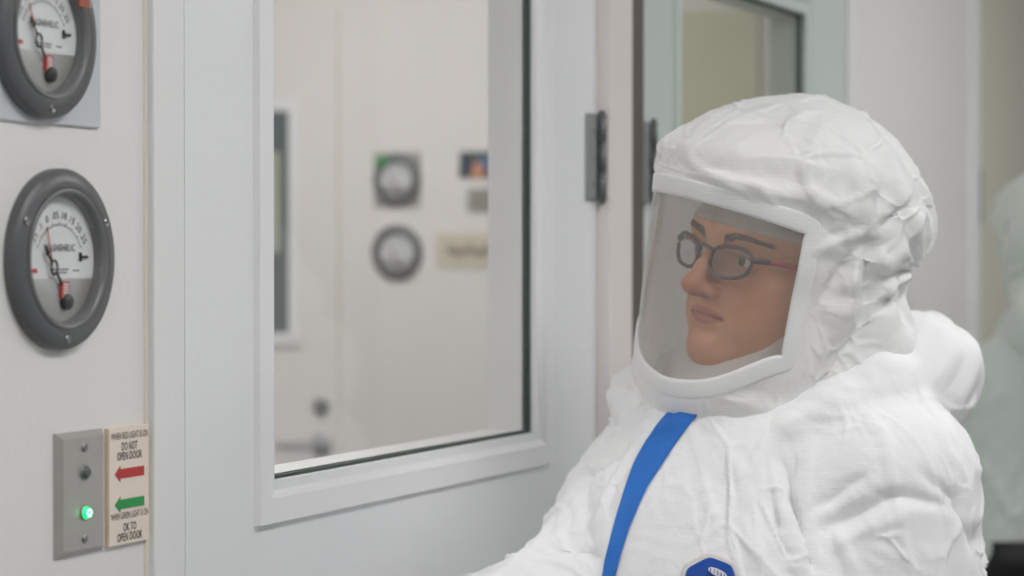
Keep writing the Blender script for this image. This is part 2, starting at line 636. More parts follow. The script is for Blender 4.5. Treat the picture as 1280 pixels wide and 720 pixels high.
# third door, plain leaf
bm = bmesh.new()
box(bm, D3L + 0.045, D3L + 0.905, 0.0, 0.045, 0.006, TOP - 0.04)
d3 = structure(bm_obj('door_3', bm, M['door_beige']))
bm = bmesh.new()
box(bm, D3L, D3L + 0.045, -0.012, 0.12, 0, TOP, 0.0015)
box(bm, D3L + 0.905, D3L + 0.95, -0.012, 0.12, 0, TOP, 0.0015)
box(bm, D3L + 0.045, D3L + 0.905, -0.012, 0.12, TOP - 0.037, TOP)
structure(bm_obj('trim_6', bm, M['frame']))
hx = wall_xz(1224, 245, -0.01)
for zz in (hx[1], 0.25, 0.95):
    hinge(d3, hx[0] + 0.02, zz, -0.001, h=0.098, w=0.036)

# ------------------------------------------------------------------ ceiling lamps


def troffer(x, y, label, lx=1.2, ly=0.6, power=9.0):
    t = empty('ceiling_lamp', (x, y, H), 0, label, 'ceiling lamp', 'ceiling light panels')
    bm = bmesh.new()
    for a in ((-lx / 2, lx / 2, -ly / 2, -ly / 2 + 0.03), (-lx / 2, lx / 2, ly / 2 - 0.03, ly / 2), (-lx / 2, -lx / 2 + 0.03, -ly / 2 + 0.03, ly / 2 - 0.03), (lx / 2 - 0.03, lx / 2, -ly / 2 + 0.03, ly / 2 - 0.03)):
        box(bm, a[0], a[1], a[2], a[3], -0.03, 0.0)
    bm_obj('frame', bm, M['lamp_frame'], t)
    bm = bmesh.new()
    box(bm, -lx / 2 + 0.03, lx / 2 - 0.03, -ly / 2 + 0.03, ly / 2 - 0.03, -0.022, -0.002)
    lm = M['lamp'].copy()
    lm.node_tree.nodes['Principled BSDF'].inputs['Emission Strength'].default_value = power
    bm_obj('diffuser', bm, lm, t)
    return t


LAMP = 11.0
troffer(-2.5, -1.0, 'ceiling light panel added out of view behind the viewer to light the hood lining', power=LAMP * 0.85)  # added lamp, out of view, sends low light in under the hood brim
troffer(-0.05, -1.25, 'ceiling light panel in the corridor left of the person in white', power=LAMP * 1.0)
troffer(2.3, -1.35, 'ceiling light panel above the far end of the corridor', power=LAMP * 1.3)
troffer(-0.5, 1.2, 'ceiling light panel inside the room behind the first door', power=LAMP * 1.25)
troffer(2.5, 1.5, 'ceiling light panel by the far wall of the inner room', power=LAMP * 1.25)

# ------------------------------------------------------------------ pressure gauges


def make_gauge(loc, rz, label, group=None, r=0.0665, plate=None, red_angle=100, ptr_angle=132, sticker=False):
    t = empty('pressure_gauge', loc, rz, label, 'pressure gauge', group)
    s = r / 0.0665
    ri = 0.0485 * s
    base = 0.0
    if plate:
        bm = bmesh.new()
        box(bm, plate[0], plate[1], -0.003, 0.0, plate[2], plate[3], 0.0008)
        bm_obj('mounting_plate', bm, M['plate_clear'], t)
        base = 0.003
    bm = bmesh.new()
    lathe(bm, [(r, base - 0.001), (r, base + 0.006), (r - 0.0015, base + 0.0085), (ri + 0.006 * s, base + 0.011), (ri + 0.002 * s, base + 0.0105), (ri, base + 0.009), (ri - 0.001, base + 0.0005)], 96)
    bm_obj('flange', bm, M['gauge_body'], t, True)
    bm = bmesh.new()
    lathe(bm, [(ri + 0.0032 * s, base + 0.0112), (ri + 0.0018 * s, base + 0.0124), (ri - 0.0004 * s, base + 0.0112), (ri - 0.0022 * s, base + 0.008), (ri - 0.0026 * s, base + 0.001)], 96)
    bm_obj('rim', bm, M['gauge_rim'], t, True)
    for k, a in enumerate((90 + 62, 90 - 62, -90)):
        bm = bmesh.new()
        lathe_at(bm, 0.0585 * s * math.cos(R(a)), -(base + 0.0096), 0.0585 * s * math.sin(R(a)), 0.0032 * s, 0.0014)
        box(bm, 0.0585 * s * math.cos(R(a)) - 0.0026, 0.0585 * s * math.cos(R(a)) + 0.0026, -(base + 0.0112), -(base + 0.0106), 0.0585 * s * math.sin(R(a)) - 0.0004, 0.0585 * s * math.sin(R(a)) + 0.0004)
        bm_obj('screw', bm, M['screw'], t)
    yd = -(base + 0.0012)
    split = -0.014 * s
    # white upper dial
    bm = bmesh.new()
    n = 60
    a0 = math.asin(split / ri)
    poly = [(ri * math.cos(a0 + (math.pi - 2 * a0) * i / n), ri * math.sin(a0 + (math.pi - 2 * a0) * i / n)) for i in range(n + 1)]
    prism(bm, poly, yd, yd - 0.001)
    dial = bm_obj('dial_face', bm, M['dial'], t)
    yi = yd - 0.0011
    bm = bmesh.new()
    nums = ['.25', '.1', '0', '.05', '.10', '.15', '.20', '.25']
    cz = -0.006 * s
    for i, tx in enumerate(nums):
        a = R(146 - i * 112 / (len(nums) - 1))
        rr = 0.0385 * s
        text_into(bm, tx, rr * math.cos(a), cz + rr * math.sin(a), 0.0052 * s, yi, rot=a - math.pi / 2, bold=0.0)
    for i in range(41):
        a = R(152 - i * 124 / 40)
        r1, r2 = 0.0305 * s, (0.0335 if i % 5 == 0 else 0.0322) * s
        w = 0.00028 * s
        ux, uz = math.cos(a), math.sin(a)
        q = [(r1 * ux - w * uz, cz + r1 * uz + w * ux), (r1 * ux + w * uz, cz + r1 * uz - w * ux), (r2 * ux + w * uz, cz + r2 * uz - w * ux), (r2 * ux - w * uz, cz + r2 * uz + w * ux)]
        bm.faces.new([bm.verts.new((x, yi - 0.0003, z)) for x, z in q])
    bm_obj('scale', bm, M['dial_ink'], dial)
    bm = bmesh.new()
    text_into(bm, 'MAGNEHELIC', 0.001 * s, 0.0085 * s, 0.0052 * s, yi, width=0.039 * s, bold=0.004)
    bm_obj('lettering', bm, M['dial_ink'], dial)
    bm = bmesh.new()
    for (xa, xb, z) in ((-0.012, 0.012, -0.0075), (-0.009, 0.010, -0.0098), (0.018, 0.026, -0.0085)):
        x = xa
        while x < xb:
            w = random.uniform(0.0012, 0.003)
            box(bm, x * s, min(x + w, xb) * s, yi - 0.0002, yi, (z - 0.0005) * s, (z + 0.0005) * s)
            x += w + 0.0008
    bm_obj('fine_print', bm, M['dial_ink'], dial)
    bm = bmesh.new()
    box(bm, -0.037 * s, -0.028 * s, yi - 0.0002, yi, -0.0100 * s, -0.0068 * s)
    bm_obj('red_mark', bm, M['dial_red'], dial)
    # dark range clip on the right of the dial
    bm = bmesh.new()
    box(bm, 0.026 * s, 0.036 * s, yi - 0.002, yi, 0.0005 * s, 0.0026 * s, 0.0004)
    box(bm, 0.026 * s, 0.0276 * s, yi - 0.002, yi, -0.0018 * s, 0.005 * s, 0.0004)
    bm_obj('stop_clip', bm, M['black'], t)
    # ribbed lower part
    bm = bmesh.new()
    poly = [(ri * math.cos(a), ri * math.sin(a)) for a in [math.pi - a0 + (math.pi + 2 * a0) * i / n for i in range(n + 1)]]
    prism(bm, poly, yd, yd - 0.0008)
    z = split - 0.0012 * s
    while z > -ri + 0.001:
        hw = math.sqrt(max(ri * ri - z * z, 0)) - 0.0006
        if hw > 0.002:
            tube(bm, [(-hw, yd - 0.0010, z), (hw, yd - 0.0010, z)], 0.0005 * s, 6)
        z -= 0.0021 * s
    bm_obj('ribbed_cover', bm, M['dial_grey'], t, True)
    # pointer: slender arrow with an open ring at its pivot
    a = R(ptr_angle)
    px_, pz_ = -0.0105 * s, -0.006 * s
    ux, uz = math.cos(a), math.sin(a)
    yp = yd - 0.004
    bm = bmesh.new()
    ring = [(px_ + 0.0040 * s * math.cos(2 * math.pi * i / 20), yp, pz_ + 0.0052 * s * math.sin(2 * math.pi * i / 20)) for i in range(20)]
    tube(bm, ring, 0.0009 * s, 6, closed=True)

    def needle(q0, q1, w0, w1):
        p0 = (px_ + ux * q0 * s, pz_ + uz * q0 * s)
        p1 = (px_ + ux * q1 * s, pz_ + uz * q1 * s)
        nx, nz = -uz, ux
        prism(bm, [(p0[0] + nx * w0, p0[1] + nz * w0), (p1[0] + nx * w1, p1[1] + nz * w1), (p1[0] - nx * w1, p1[1] - nz * w1), (p0[0] - nx * w0, p0[1] - nz * w0)], yp - 0.0005, yp + 0.0003)
    needle(0.0045, 0.021, 0.0009 * s, 0.0004 * s)
    needle(-0.016, -0.0045, 0.0012 * s, 0.0010 * s)
    needle(0.012, 0.015, 0.0022 * s, 0.0018 * s)
    bm_obj('pointer', bm, M['black'], t)
    a = R(red_angle)
    bm = bmesh.new()
    x0, z0 = px_ + 0.006 * s * math.cos(a), pz_ + 0.006 * s * math.sin(a)
    x1, z1 = px_ + 0.030 * s * math.cos(a), pz_ + 0.030 * s * math.sin(a)
    tube(bm, [(x0, yp + 0.001, z0), (x1, yp + 0.001, z1)], [0.0006 * s, 0.0005 * s], 6)
    bm_obj('red_pointer', bm, M['dial_red'], t)
    # red ribbed tab and black zero-adjust knob under it
    bm = bmesh.new()
    box(bm, -0.0005 * s, 0.0105 * s, yd - 0.0035, yd - 0.001, -0.029 * s, -0.0165 * s, 0.0006)
    tab = bm_obj('red_tab', bm, M['dial_red'], t)
    bm = bmesh.new()
    for k in range(5):
        zz = (-0.0185 - k * 0.0021) * s
        box(bm, 0.002 * s, 0.0085 * s, yd - 0.0039, yd - 0.0035, zz - 0.0006 * s, zz + 0.0006 * s)
    bm_obj('tab_mark', bm, M['dial'], tab)
    bm = bmesh.new()
    lathe(bm, [(0.0062 * s, 0), (0.0062 * s, 0.0035), (0.005 * s, 0.005), (0.001 * s, 0.0054)], 28, cap=True)
    k = bm_obj('adjusting_knob', bm, M['black'], t, True)
    k.location = (0.0068 * s, yd - 0.001, -0.0315 * s)
    bm = bmesh.new()
    lathe(bm, [(ri - 0.002 * s, base + 0.0086), (ri * 0.8, base + 0.0094), (ri * 0.4, base + 0.0100), (0.0005, base + 0.0102)], 64)
    bm_obj('cover_glass', bm, M['gauge_glass'], t, True)
    if sticker:
        bm = bmesh.new()
        box(bm, 0.036 * s, 0.050 * s, -(base + 0.0118), -(base + 0.0102), 0.024 * s, 0.036 * s, 0.0004)
        bm_obj('orange_sticker', bm, M['sticker'], t)
    return t


M['gauge_glass'] = clear_mat('gauge_cover_glass', (0.97, 0.97, 0.97), 0.9, 0.01, 0.02)
M['sticker'] = mat('orange_sticker', (176, 84, 58), 0.5)
gx, gzz = wall_xz(82, 324, -0.008)
GA = make_gauge((gx, 0, gzz), 0, 'large dark grey pressure gauge flush on the white wall above the indicator plate', 'pressure gauges by the first door', ptr_angle=128, red_angle=104)
gx2, gz2 = wall_xz(61, 42, -0.010)
prt = wall_xz(126, 160, -0.003)
GB = make_gauge((gx2, 0, gz2), 0, 'dark grey pressure gauge on a cloudy plastic plate at top left', 'pressure gauges by the first door', r=0.0615,
                plate=(-0.075, prt[0] - gx2, prt[1] - gz2, 0.085), ptr_angle=122, red_angle=112, sticker=True)

# ------------------------------------------------------------------ indicator plate with two lamps
bx0, bz1 = wall_xz(69, 541, -0.002)
bx1, bz0 = wall_xz(128, 686, -0.002)
cx, cz = (bx0 + bx1) / 2, (bz0 + bz1) / 2 - 0.001
hw, hh = (bx1 - bx0) / 2, (bz1 - bz0) / 2
t = empty('indicator_plate', (cx, 0, cz), 0, 'stainless steel door indicator plate with a lit green lamp left of the cream sign', 'indicator plate')
bm = bmesh.new()
e = 0.0045
rect_frame(bm, (-hw, hw, -hh, hh), (-hw, hw, -hh, hh), 0.001, -0.0015)
rect_frame(bm, (-hw, hw, -hh, hh), (-hw + e, hw - e, -hh + e, hh - e), -0.0015, -0.0060)
bm.faces.new([bm.verts.new((x, -0.0060, z)) for x, z in ((-hw + e, -hh + e), (hw - e, -hh + e), (hw - e, hh - e), (-hw + e, hh - e))])
bmesh.ops.remove_doubles(bm, verts=bm.verts, dist=1e-5)
bm_obj('plate', bm, M['stainless'], t)
for zz in (0.034, -0.034):
    bm = bmesh.new()
    lathe_at(bm, 0.001, -0.0060, zz, 0.0033, 0.0014)
    box(bm, -0.0014, 0.0034, -0.0076, -0.0072, zz - 0.0004, zz + 0.0004)
    bm_obj('screw', bm, M['screw'], t)
for zz, lit in ((0.0155, False), (-0.0145, True)):
    bm = bmesh.new()
    lathe(bm, [(0.0056, 0.0058), (0.0056, 0.0074), (0.0044, 0.0074), (0.0042, 0.0062)], 28)
    for v in bm.verts:
        v.co += Vector((0.001, 0, zz))
    b = bm_obj('lamp_bezel', bm, M['screw'], t, True)
    bm = bmesh.new()
    lathe(bm, [(0.0048, 0.0060), (0.0047, 0.0075), (0.0036, 0.0094), (0.0018, 0.0103), (0.0003, 0.0105)], 24)
    for v in bm.verts:
        v.co += Vector((0.001, 0, zz))
    l = bm_obj('lamp_lens', bm, M['lens_green'] if lit else M['lens_off'], t, True)
    l['label'] = 'glowing green lens' if lit else 'dark unlit lens'
    bm = bmesh.new()
    for k in range(6):
        a = k * math.pi / 3
        box(bm, 0.001 + 0.0024 * math.cos(a) - 0.0006, 0.001 + 0.0024 * math.cos(a) + 0.0006, -0.0108, -0.0098, zz + 0.0024 * math.sin(a) - 0.0006, zz + 0.0024 * math.sin(a) + 0.0006, 0.0002)
    bm_obj('lens_facet', bm, M['lens_core'] if lit else M['screw'], l)

# ------------------------------------------------------------------ cream instruction sign
sx0, sz1 = wall_xz(136, 536, -0.004)
sx1, sz0 = wall_xz(186, 674, -0.004)
t = empty('wall_sign', ((sx0 + sx1) / 2, 0, (sz0 + sz1) / 2), 0, 'cream sign with a red and a green arrow beside the indicator plate', 'sign')
hw, hh = (sx1 - sx0) / 2, (sz1 - sz0) / 2
bm = bmesh.new()
box(bm, -hw, hw, -0.0035, 0, -hh, hh, 0.0003)
bm_obj('sign_edge', bm, M['sign_edge'], t)
bm = bmesh.new()
box(bm, -hw + 0.0003, hw - 0.0003, -0.0042, -0.0034, -hh + 0.0003, hh - 0.0003)
bm_obj('sign_face', bm, M['sign'], t)
yy = -0.0043


def zf(f):
    return hh - 2 * hh * f


bm = bmesh.new()
text_into(bm, 'WHEN RED LIGHT IS ON', 0, zf(0.072), 0.0052, yy, width=hw * 1.82, bold=0.0)
text_into(bm, 'DO NOT', 0, zf(0.165), 0.0062, yy, width=hw * 0.78, bold=0.006)
text_into(bm, 'OPEN DOOR', 0, zf(0.245), 0.0062, yy, width=hw * 1.24, bold=0.006)
bm_obj('lettering', bm, M['ink'], t)
bm = bmesh.new()
text_into(bm, 'WHEN GREEN LIGHT IS ON', 0, zf(0.752), 0.0052, yy, width=hw * 1.86, bold=0.0)
text_into(bm, 'OK TO', 0, zf(0.852), 0.0062, yy, width=hw * 0.64, bold=0.006)
text_into(bm, 'OPEN DOOR', 0, zf(0.935), 0.0062, yy, width=hw * 1.24, bold=0.006)
bm_obj('lettering', bm, M['ink'], t)
for nm, f, mm in (('red_arrow', 0.395, 'sign_red'), ('green_arrow', 0.655, 'sign_green')):
    bm = bmesh.new()
    z = zf(f)
    w = hw * 0.74
    prism(bm, [(-w, z), (-w * 0.62, z + 0.0062), (-w * 0.62, z + 0.0037), (w, z + 0.0037), (w, z - 0.0037), (-w * 0.62, z - 0.0037), (-w * 0.62, z - 0.0062)], yy - 0.0003, yy)
    bm_obj(nm, bm, M[mm], t)

# ------------------------------------------------------------------ far wall of the inner room
def far_pt(px, py):
    y, z = far_yz(px, py, FAR)
    return y, z


RF = R(-90)
y_, z_ = far_pt(497, 316)
GC = copy_tree(GA)
GC.location, GC.rotation_euler = (FAR, y_, z_), (0, 0, RF)
tag(GC, 'lower round gauge on the far wall seen through the door window', None, 'pressure gauges on the far wall')
y_, z_ = far_pt(497, 225)
GD = copy_tree(GB)
for ch in list(GD.children):
    if ch.name.startswith(('mounting_plate', 'orange_sticker')):
        bpy.data.objects.remove(ch)
GD.location, GD.rotation_euler = (FAR, y_, z_), (0, 0, RF)
tag(GD, 'upper gauge on a squarish grey plate on the far wall behind glass', None, 'pressure gauges on the far wall')
bm = bmesh.new()
box(bm, -0.062, 0.062, -0.003, 0, -0.066, 0.066, 0.001)
bm_obj('mounting_plate', bm, M['paper_grey'], GD)
bm = bmesh.new()
box(bm, -0.052, -0.018, -0.0145, -0.0125, 0.036, 0.056, 0.001)
bm_obj('green_sticker', bm, M['sign_green'], GD)


def far_panel(name, label, cat, px0, py0, px1, py1, m, th=0.004):
    ya, za = far_pt(px0, py0)
    yb, zb = far_pt(px1, py1)
    t = empty(name, (FAR, (ya + yb) / 2, (za + zb) / 2), RF, label, cat)
    w, h = (ya - yb) / 2, (za - zb) / 2
    return t, w, h


t, w, h = far_panel('poster', 'small dark poster with orange and blue picture on the far wall', 'poster', 575, 190, 630, 222, None)
bm = bmesh.new()
box(bm, -w, w, -0.003, 0, -h, h)
bm_obj('sheet', bm, M['poster_navy'], t)
bm = bmesh.new()
prism(bm, [(-w * 0.5, -h * 0.98), (w * 0.1, -h * 0.98), (w * 0.2, h * 0.2), (-w * 0.3, h * 0.3)], -0.0036, -0.003)
bm_obj('orange_patch', bm, M['poster_orange'], t)
bm = bmesh.new()
prism(bm, [(-w * 0.05, -h * 0.2), (w * 0.98, -h * 0.3), (w * 0.98, h * 0.6), (-w * 0.1, h * 0.5)], -0.0042, -0.0036)
bm_obj('blue_patch', bm, M['poster_blue'], t)
bm = bmesh.new()
prism(bm, [(-w * 0.8, h * 0.6), (w * 0.98, h * 0.62), (w * 0.98, h * 0.98), (-w * 0.8, h * 0.98)], -0.0036, -0.003)
bm_obj('green_patch', bm, M['poster_green'], t)
t, w, h = far_panel('notice_plate', 'small grey plate under the poster on the far wall', 'plate', 585, 236, 622, 264, None)
bm = bmesh.new()
box(bm, -w, w, -0.005, 0.001, -h, h, 0.0015)
bm_obj('plate', bm, M['paper_grey'], t)
bm = bmesh.new()
for k in range(4):
    box(bm, -w * 0.7, w * 0.7, -0.0056, -0.005, h * (0.62 - 0.4 * k) - 0.003, h * (0.62 - 0.4 * k) + 0.002)
bm_obj('louvre', bm, M['beige_ink'], t)
t, w, h = far_panel('wide_sign', 'wide beige sign right of the lower gauge on the far wall', 'sign', 546, 292, 640, 334, None)
bm = bmesh.new()
box(bm, -w, w, -0.004, 0, -h, h, 0.001)
bm_obj('board', bm, M['beige_panel'], t)
bm = bmesh.new()
poly = [(-w * 0.7 + w * 1.4 * i / 14, -0.004 + 0.006 * math.sin(i * 1.3) + h * 0.28) for i in range(15)]
poly += [(-w * 0.7 + w * 1.4 * i / 14, -0.020 + 0.004 * math.cos(i * 1.1) + h * 0.2) for i in range(14, -1, -1)]
prism(bm, poly, -0.0047, -0.004)
bm_obj('grey_stroke', bm, M['beige_ink'], t)

# door in the far wall with a framed window, a lever and a lock
ya, _ = far_pt(425, 400)
yc, zb = far_pt(379, 432)
_, zt = far_pt(371, 124)
bm = bmesh.new()
box(bm, FAR - 0.012, FAR, ya, ya + 0.92, 0, 2.08, 0.002)
d4 = structure(bm_obj('door_4', bm, M['wall_warm']))
bm = bmesh.new()
wi = (yc, yc + 0.42, zb, zt)
for a in ((wi[0], wi[0] + 0.03, wi[2], wi[3]), (wi[1] - 0.03, wi[1], wi[2], wi[3]), (wi[0] + 0.03, wi[1] - 0.03, wi[2], wi[2] + 0.03), (wi[0] + 0.03, wi[1] - 0.03, wi[3] - 0.03, wi[3])):
    box(bm, FAR - 0.022, FAR - 0.012, a[0], a[1], a[2], a[3], 0.004)
bm_obj('window_frame', bm, M['trim'], d4)
bm = bmesh.new()
box(bm, FAR - 0.015, FAR - 0.012, wi[0] + 0.03, wi[1] - 0.03, wi[2] + 0.03, wi[3] - 0.03)
bm_obj('window_panel', bm, M['dark_glass'], d4)
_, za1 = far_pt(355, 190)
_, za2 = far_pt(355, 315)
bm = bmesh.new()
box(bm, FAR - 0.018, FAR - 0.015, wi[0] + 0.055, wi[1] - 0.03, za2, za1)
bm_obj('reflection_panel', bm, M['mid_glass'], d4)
yl, zl = far_pt(406, 556)
bm = bmesh.new()
tube(bm, [(FAR - 0.014, yl, zl), (FAR - 0.06, yl, zl), (FAR - 0.066, yl + 0.01, zl), (FAR - 0.066, yl + 0.10, zl - 0.002)], [0.012, 0.011, 0.0105, 0.009], 12)
lever = bm_obj('door_lever', bm, M['steel'], d4, True)
bm = bmesh.new()
tube(bm, [(FAR - 0.012, yl, zl), (FAR - 0.02, yl, zl)], 0.027, 24)
bm_obj('lever_rose', bm, M['steel'], lever, True)
yl, zl = far_pt(405, 508)
bm = bmesh.new()
tube(bm, [(FAR - 0.012, yl, zl), (FAR - 0.02, yl, zl), (FAR - 0.026, yl, zl)], [0.02, 0.02, 0.012], 24)
bm_obj('lock_cylinder', bm, M['steel_dark'], d4, True)
P2X, P2Y, P2R = 0.895, 3.85, R(-120)
EXPOSURE = -0.2

# ------------------------------------------------------------------ implicit modelling helpers (numpy)
class Field:
    """signed distance on a regular grid, blended from simple solids"""

    def __init__(self, lo, hi, h):
        self.lo, self.h = np.array(lo, np.float32), h
        n = [int(math.ceil((b - a) / h)) + 1 for a, b in zip(lo, hi)]
        self.x = (lo[0] + h * np.arange(n[0], dtype=np.float32))[:, None, None]
        self.y = (lo[1] + h * np.arange(n[1], dtype=np.float32))[None, :, None]
        self.z = (lo[2] + h * np.arange(n[2], dtype=np.float32))[None, None, :]
        self.f = np.full(n, 1.0, np.float32)

    def _box(self, c, r):
        """index window around a solid so that only that part of the grid is touched"""
        s = []
        for k in range(3):
            n = self.f.shape[k]
            a = max(0, int((c[k] - r[k] - self.lo[k]) / self.h) - 1)
            b = min(n, int((c[k] + r[k] - self.lo[k]) / self.h) + 3)
            s.append(slice(a, max(a, b)))
        return tuple(s)

    def _mix(self, w, d, k, sub):
        f = self.f[w]
        if f.size == 0:
            return
        if sub:
            d = -d
            if k > 0:
                hh = np.maximum(k - np.abs(f - d), 0) / k
                self.f[w] = np.maximum(f, d) + hh * hh * k * 0.25
            else:
                self.f[w] = np.maximum(f, d)
        else:
            if k > 0:
                hh = np.maximum(k - np.abs(f - d), 0) / k
                self.f[w] = np.minimum(f, d) - hh * hh * k * 0.25
            else:
                self.f[w] = np.minimum(f, d)

    def ell(self, c, r, k=0.01, sub=False, rot=None):
        pad = max(r) + 3 * k + 4 * self.h
        w = self._box(c, (pad,) * 3)
        x, y, z = self.x[w[0]] - c[0], self.y[:, w[1]] - c[1], self.z[:, :, w[2]] - c[2]
        if rot is not None:
            m = np.array(rot.to_3x3().transposed())
            x, y, z = m[0, 0] * x + m[0, 1] * y + m[0, 2] * z, m[1, 0] * x + m[1, 1] * y + m[1, 2] * z, m[2, 0] * x + m[2, 1] * y + m[2, 2] * z
        k0 = np.sqrt((x / r[0]) ** 2 + (y / r[1]) ** 2 + (z / r[2]) ** 2)
        k1 = np.sqrt((x / r[0] ** 2) ** 2 + (y / r[1] ** 2) ** 2 + (z / r[2] ** 2) ** 2) + 1e-9
        self._mix(w, (k0 * (k0 - 1) / k1).astype(np.float32), k, sub)

    def cap(self, a, b, ra, rb=None, k=0.01, sub=False):
        rb = ra if rb is None else rb
        a, b = np.array(a, float), np.array(b, float)
        c, half = (a + b) / 2, np.abs(b - a) / 2
        pad = max(ra, rb) + 3 * k + 4 * self.h
        w = self._box(c, half + pad)
        x, y, z = self.x[w[0]] - a[0], self.y[:, w[1]] - a[1], self.z[:, :, w[2]] - a[2]
        ba = b - a
        t = np.clip((x * ba[0] + y * ba[1] + z * ba[2]) / max(1e-9, ba @ ba), 0, 1)
        d = np.sqrt((x - ba[0] * t) ** 2 + (y - ba[1] * t) ** 2 + (z - ba[2] * t) ** 2) - (ra + (rb - ra) * t)
        self._mix(w, d.astype(np.float32), k, sub)

    def chain(self, pts, rs, k=0.01, sub=False):
        for i in range(len(pts) - 1):
            self.cap(pts[i], pts[i + 1], rs[i], rs[i + 1], k, sub)

    def mesh(self, smooth=2):
        f = self.f
        ins = f < 0
        c = [ins[i:ins.shape[0] - 1 + i, j:ins.shape[1] - 1 + j, k:ins.shape[2] - 1 + k] for i in (0, 1) for j in (0, 1) for k in (0, 1)]
        anyi, alli = c[0].copy(), c[0].copy()
        for q in c[1:]:
            anyi |= q
            alli &= q
        act = anyi & ~alli
        idx = np.argwhere(act)
        num = np.full(act.shape, -1, np.int64)
        num[tuple(idx.T)] = np.arange(len(idx))
        pos = np.zeros((len(idx), 3))
        cnt = np.zeros(len(idx))
        off = [(i, j, k) for i in (0, 1) for j in (0, 1) for k in (0, 1)]
        for a in off:
            for ax in range(3):
                if a[ax] == 0:
                    b = list(a)
                    b[ax] = 1
                    fa = f[idx[:, 0] + a[0], idx[:, 1] + a[1], idx[:, 2] + a[2]]
                    fb = f[idx[:, 0] + b[0], idx[:, 1] + b[1], idx[:, 2] + b[2]]
                    s = (fa < 0) != (fb < 0)
                    t = np.where(s, fa / np.where(s, fa - fb, 1), 0)
                    p = np.tile(np.array(a, float), (len(idx), 1))
                    p[:, ax] += t
                    pos += p * s[:, None]
                    cnt += s
        V = (idx + pos / cnt[:, None]) * self.h + self.lo
        quads = []
        for ax in range(3):
            u, v = (ax + 1) % 3, (ax + 2) % 3
            sl0 = [slice(None)] * 3
            sl1 = [slice(None)] * 3
            sl0[ax], sl1[ax] = slice(0, -1), slice(1, None)
            A, B = ins[tuple(sl0)], ins[tuple(sl1)]
            e = np.argwhere(A != B)
            e = e[(e[:, u] > 0) & (e[:, v] > 0) & (e[:, u] < act.shape[u]) & (e[:, v] < act.shape[v])]
            fl = A[tuple(e.T)]

            def g(du, dv):
                q = e.copy()
                q[:, u] -= du
                q[:, v] -= dv
                return num[tuple(q.T)]
            Q = np.stack([g(1, 1), g(0, 1), g(0, 0), g(1, 0)], 1)
            Q[~fl] = Q[~fl][:, ::-1]
            quads.append(Q)
        Q = np.concatenate(quads)
        Q = Q[(Q >= 0).all(1)]
        for _ in range(smooth):
            V = laplace(V, Q, 0.5)
        return V, Q


def laplace(V, Q, w):
    n = len(V)
    acc = np.zeros_like(V)
    deg = np.zeros(n)
    for a, b in ((0, 1), (1, 2), (2, 3), (3, 0)):
        for d in range(3):
            acc[:, d] += np.bincount(Q[:, a], V[Q[:, b], d], n) + np.bincount(Q[:, b], V[Q[:, a], d], n)
        deg += np.bincount(Q[:, a], minlength=n) + np.bincount(Q[:, b], minlength=n)
    return V + w * (acc / np.maximum(deg, 1)[:, None] - V)


def normals(V, Q):
    fn = np.cross(V[Q[:, 2]] - V[Q[:, 0]], V[Q[:, 3]] - V[Q[:, 1]])
    N = np.zeros_like(V)
    for c in range(4):
        for d in range(3):
            N[:, d] += np.bincount(Q[:, c], fn[:, d], len(V))
    return N / (np.linalg.norm(N, axis=1)[:, None] + 1e-12)


def mesh_np(name, V, Q):
    me = bpy.data.meshes.new(name)
    me.vertices.add(len(V))
    me.vertices.foreach_set('co', np.asarray(V, np.float32).ravel())
    me.loops.add(Q.size)
    me.loops.foreach_set('vertex_index', np.asarray(Q, np.int32).ravel())
    me.polygons.add(len(Q))
    me.polygons.foreach_set('loop_start', np.arange(0, Q.size, Q.shape[1], dtype=np.int32))
    me.polygons.foreach_set('loop_total', np.full(len(Q), Q.shape[1], np.int32))
    me.update(calc_edges=True)
    me.validate()
    return me


def _hash(ix, iy, iz, k):
    h = (ix.astype(np.int64) * 374761393 + iy.astype(np.int64) * 668265263 + iz.astype(np.int64) * 2147483647 + k * 1274126177) & 0xFFFFFFFF
    h = ((h ^ (h >> 13)) * 1274126177) & 0xFFFFFFFF
    h = ((h ^ (h >> 16)) * 2246822519) & 0xFFFFFFFF
    return ((h ^ (h >> 15)) & 0xFFFFFF) / float(0xFFFFFF)


def vnoise(P, scale, seed=0):
    p = P * scale
    i = np.floor(p).astype(int)
    f = p - i
    f = f * f * f * (f * (f * 6 - 15) + 10)
    out = 0
    for dx in (0, 1):
        for dy in (0, 1):
            for dz in (0, 1):
                w = (f[:, 0] if dx else 1 - f[:, 0]) * (f[:, 1] if dy else 1 - f[:, 1]) * (f[:, 2] if dz else 1 - f[:, 2])
                out = out + w * _hash(i[:, 0] + dx, i[:, 1] + dy, i[:, 2] + dz, seed)
    return out * 2 - 1


def crumple(P, scale, seed=0):
    """facets between sharp creases, as in stiff paper-like cloth: 0 on a crease, up in a facet"""
    warp = np.stack([vnoise(P, scale * 0.7, seed + 11), vnoise(P, scale * 0.7, seed + 12), vnoise(P, scale * 0.7, seed + 13)], 1)
    p = P * scale + warp * 0.55
    i = np.floor(p).astype(int)
    d1 = np.full(len(P), 9.0)
    d2 = np.full(len(P), 9.0)
    for dx in (-1, 0, 1):
        for dy in (-1, 0, 1):
            for dz in (-1, 0, 1):
                c = i + np.array([dx, dy, dz])
                q = np.stack([c[:, k] + _hash(c[:, 0], c[:, 1], c[:, 2], seed + k) for k in range(3)], 1)
                d = np.linalg.norm(p - q, axis=1)
                m = d < d1
                d2 = np.where(m, d1, np.minimum(d2, d))
                d1 = np.where(m, d, d1)
    return np.clip(d2 - d1, 0, 0.6)


def crease(P, scale, seed=0, w=0.10):
    """thin raised creases with smooth cloth between them"""
    return np.exp(-(crumple(P, scale, seed) / w) ** 2) * sstep(-0.25, 0.45, vnoise(P, scale * 0.6, seed + 5))


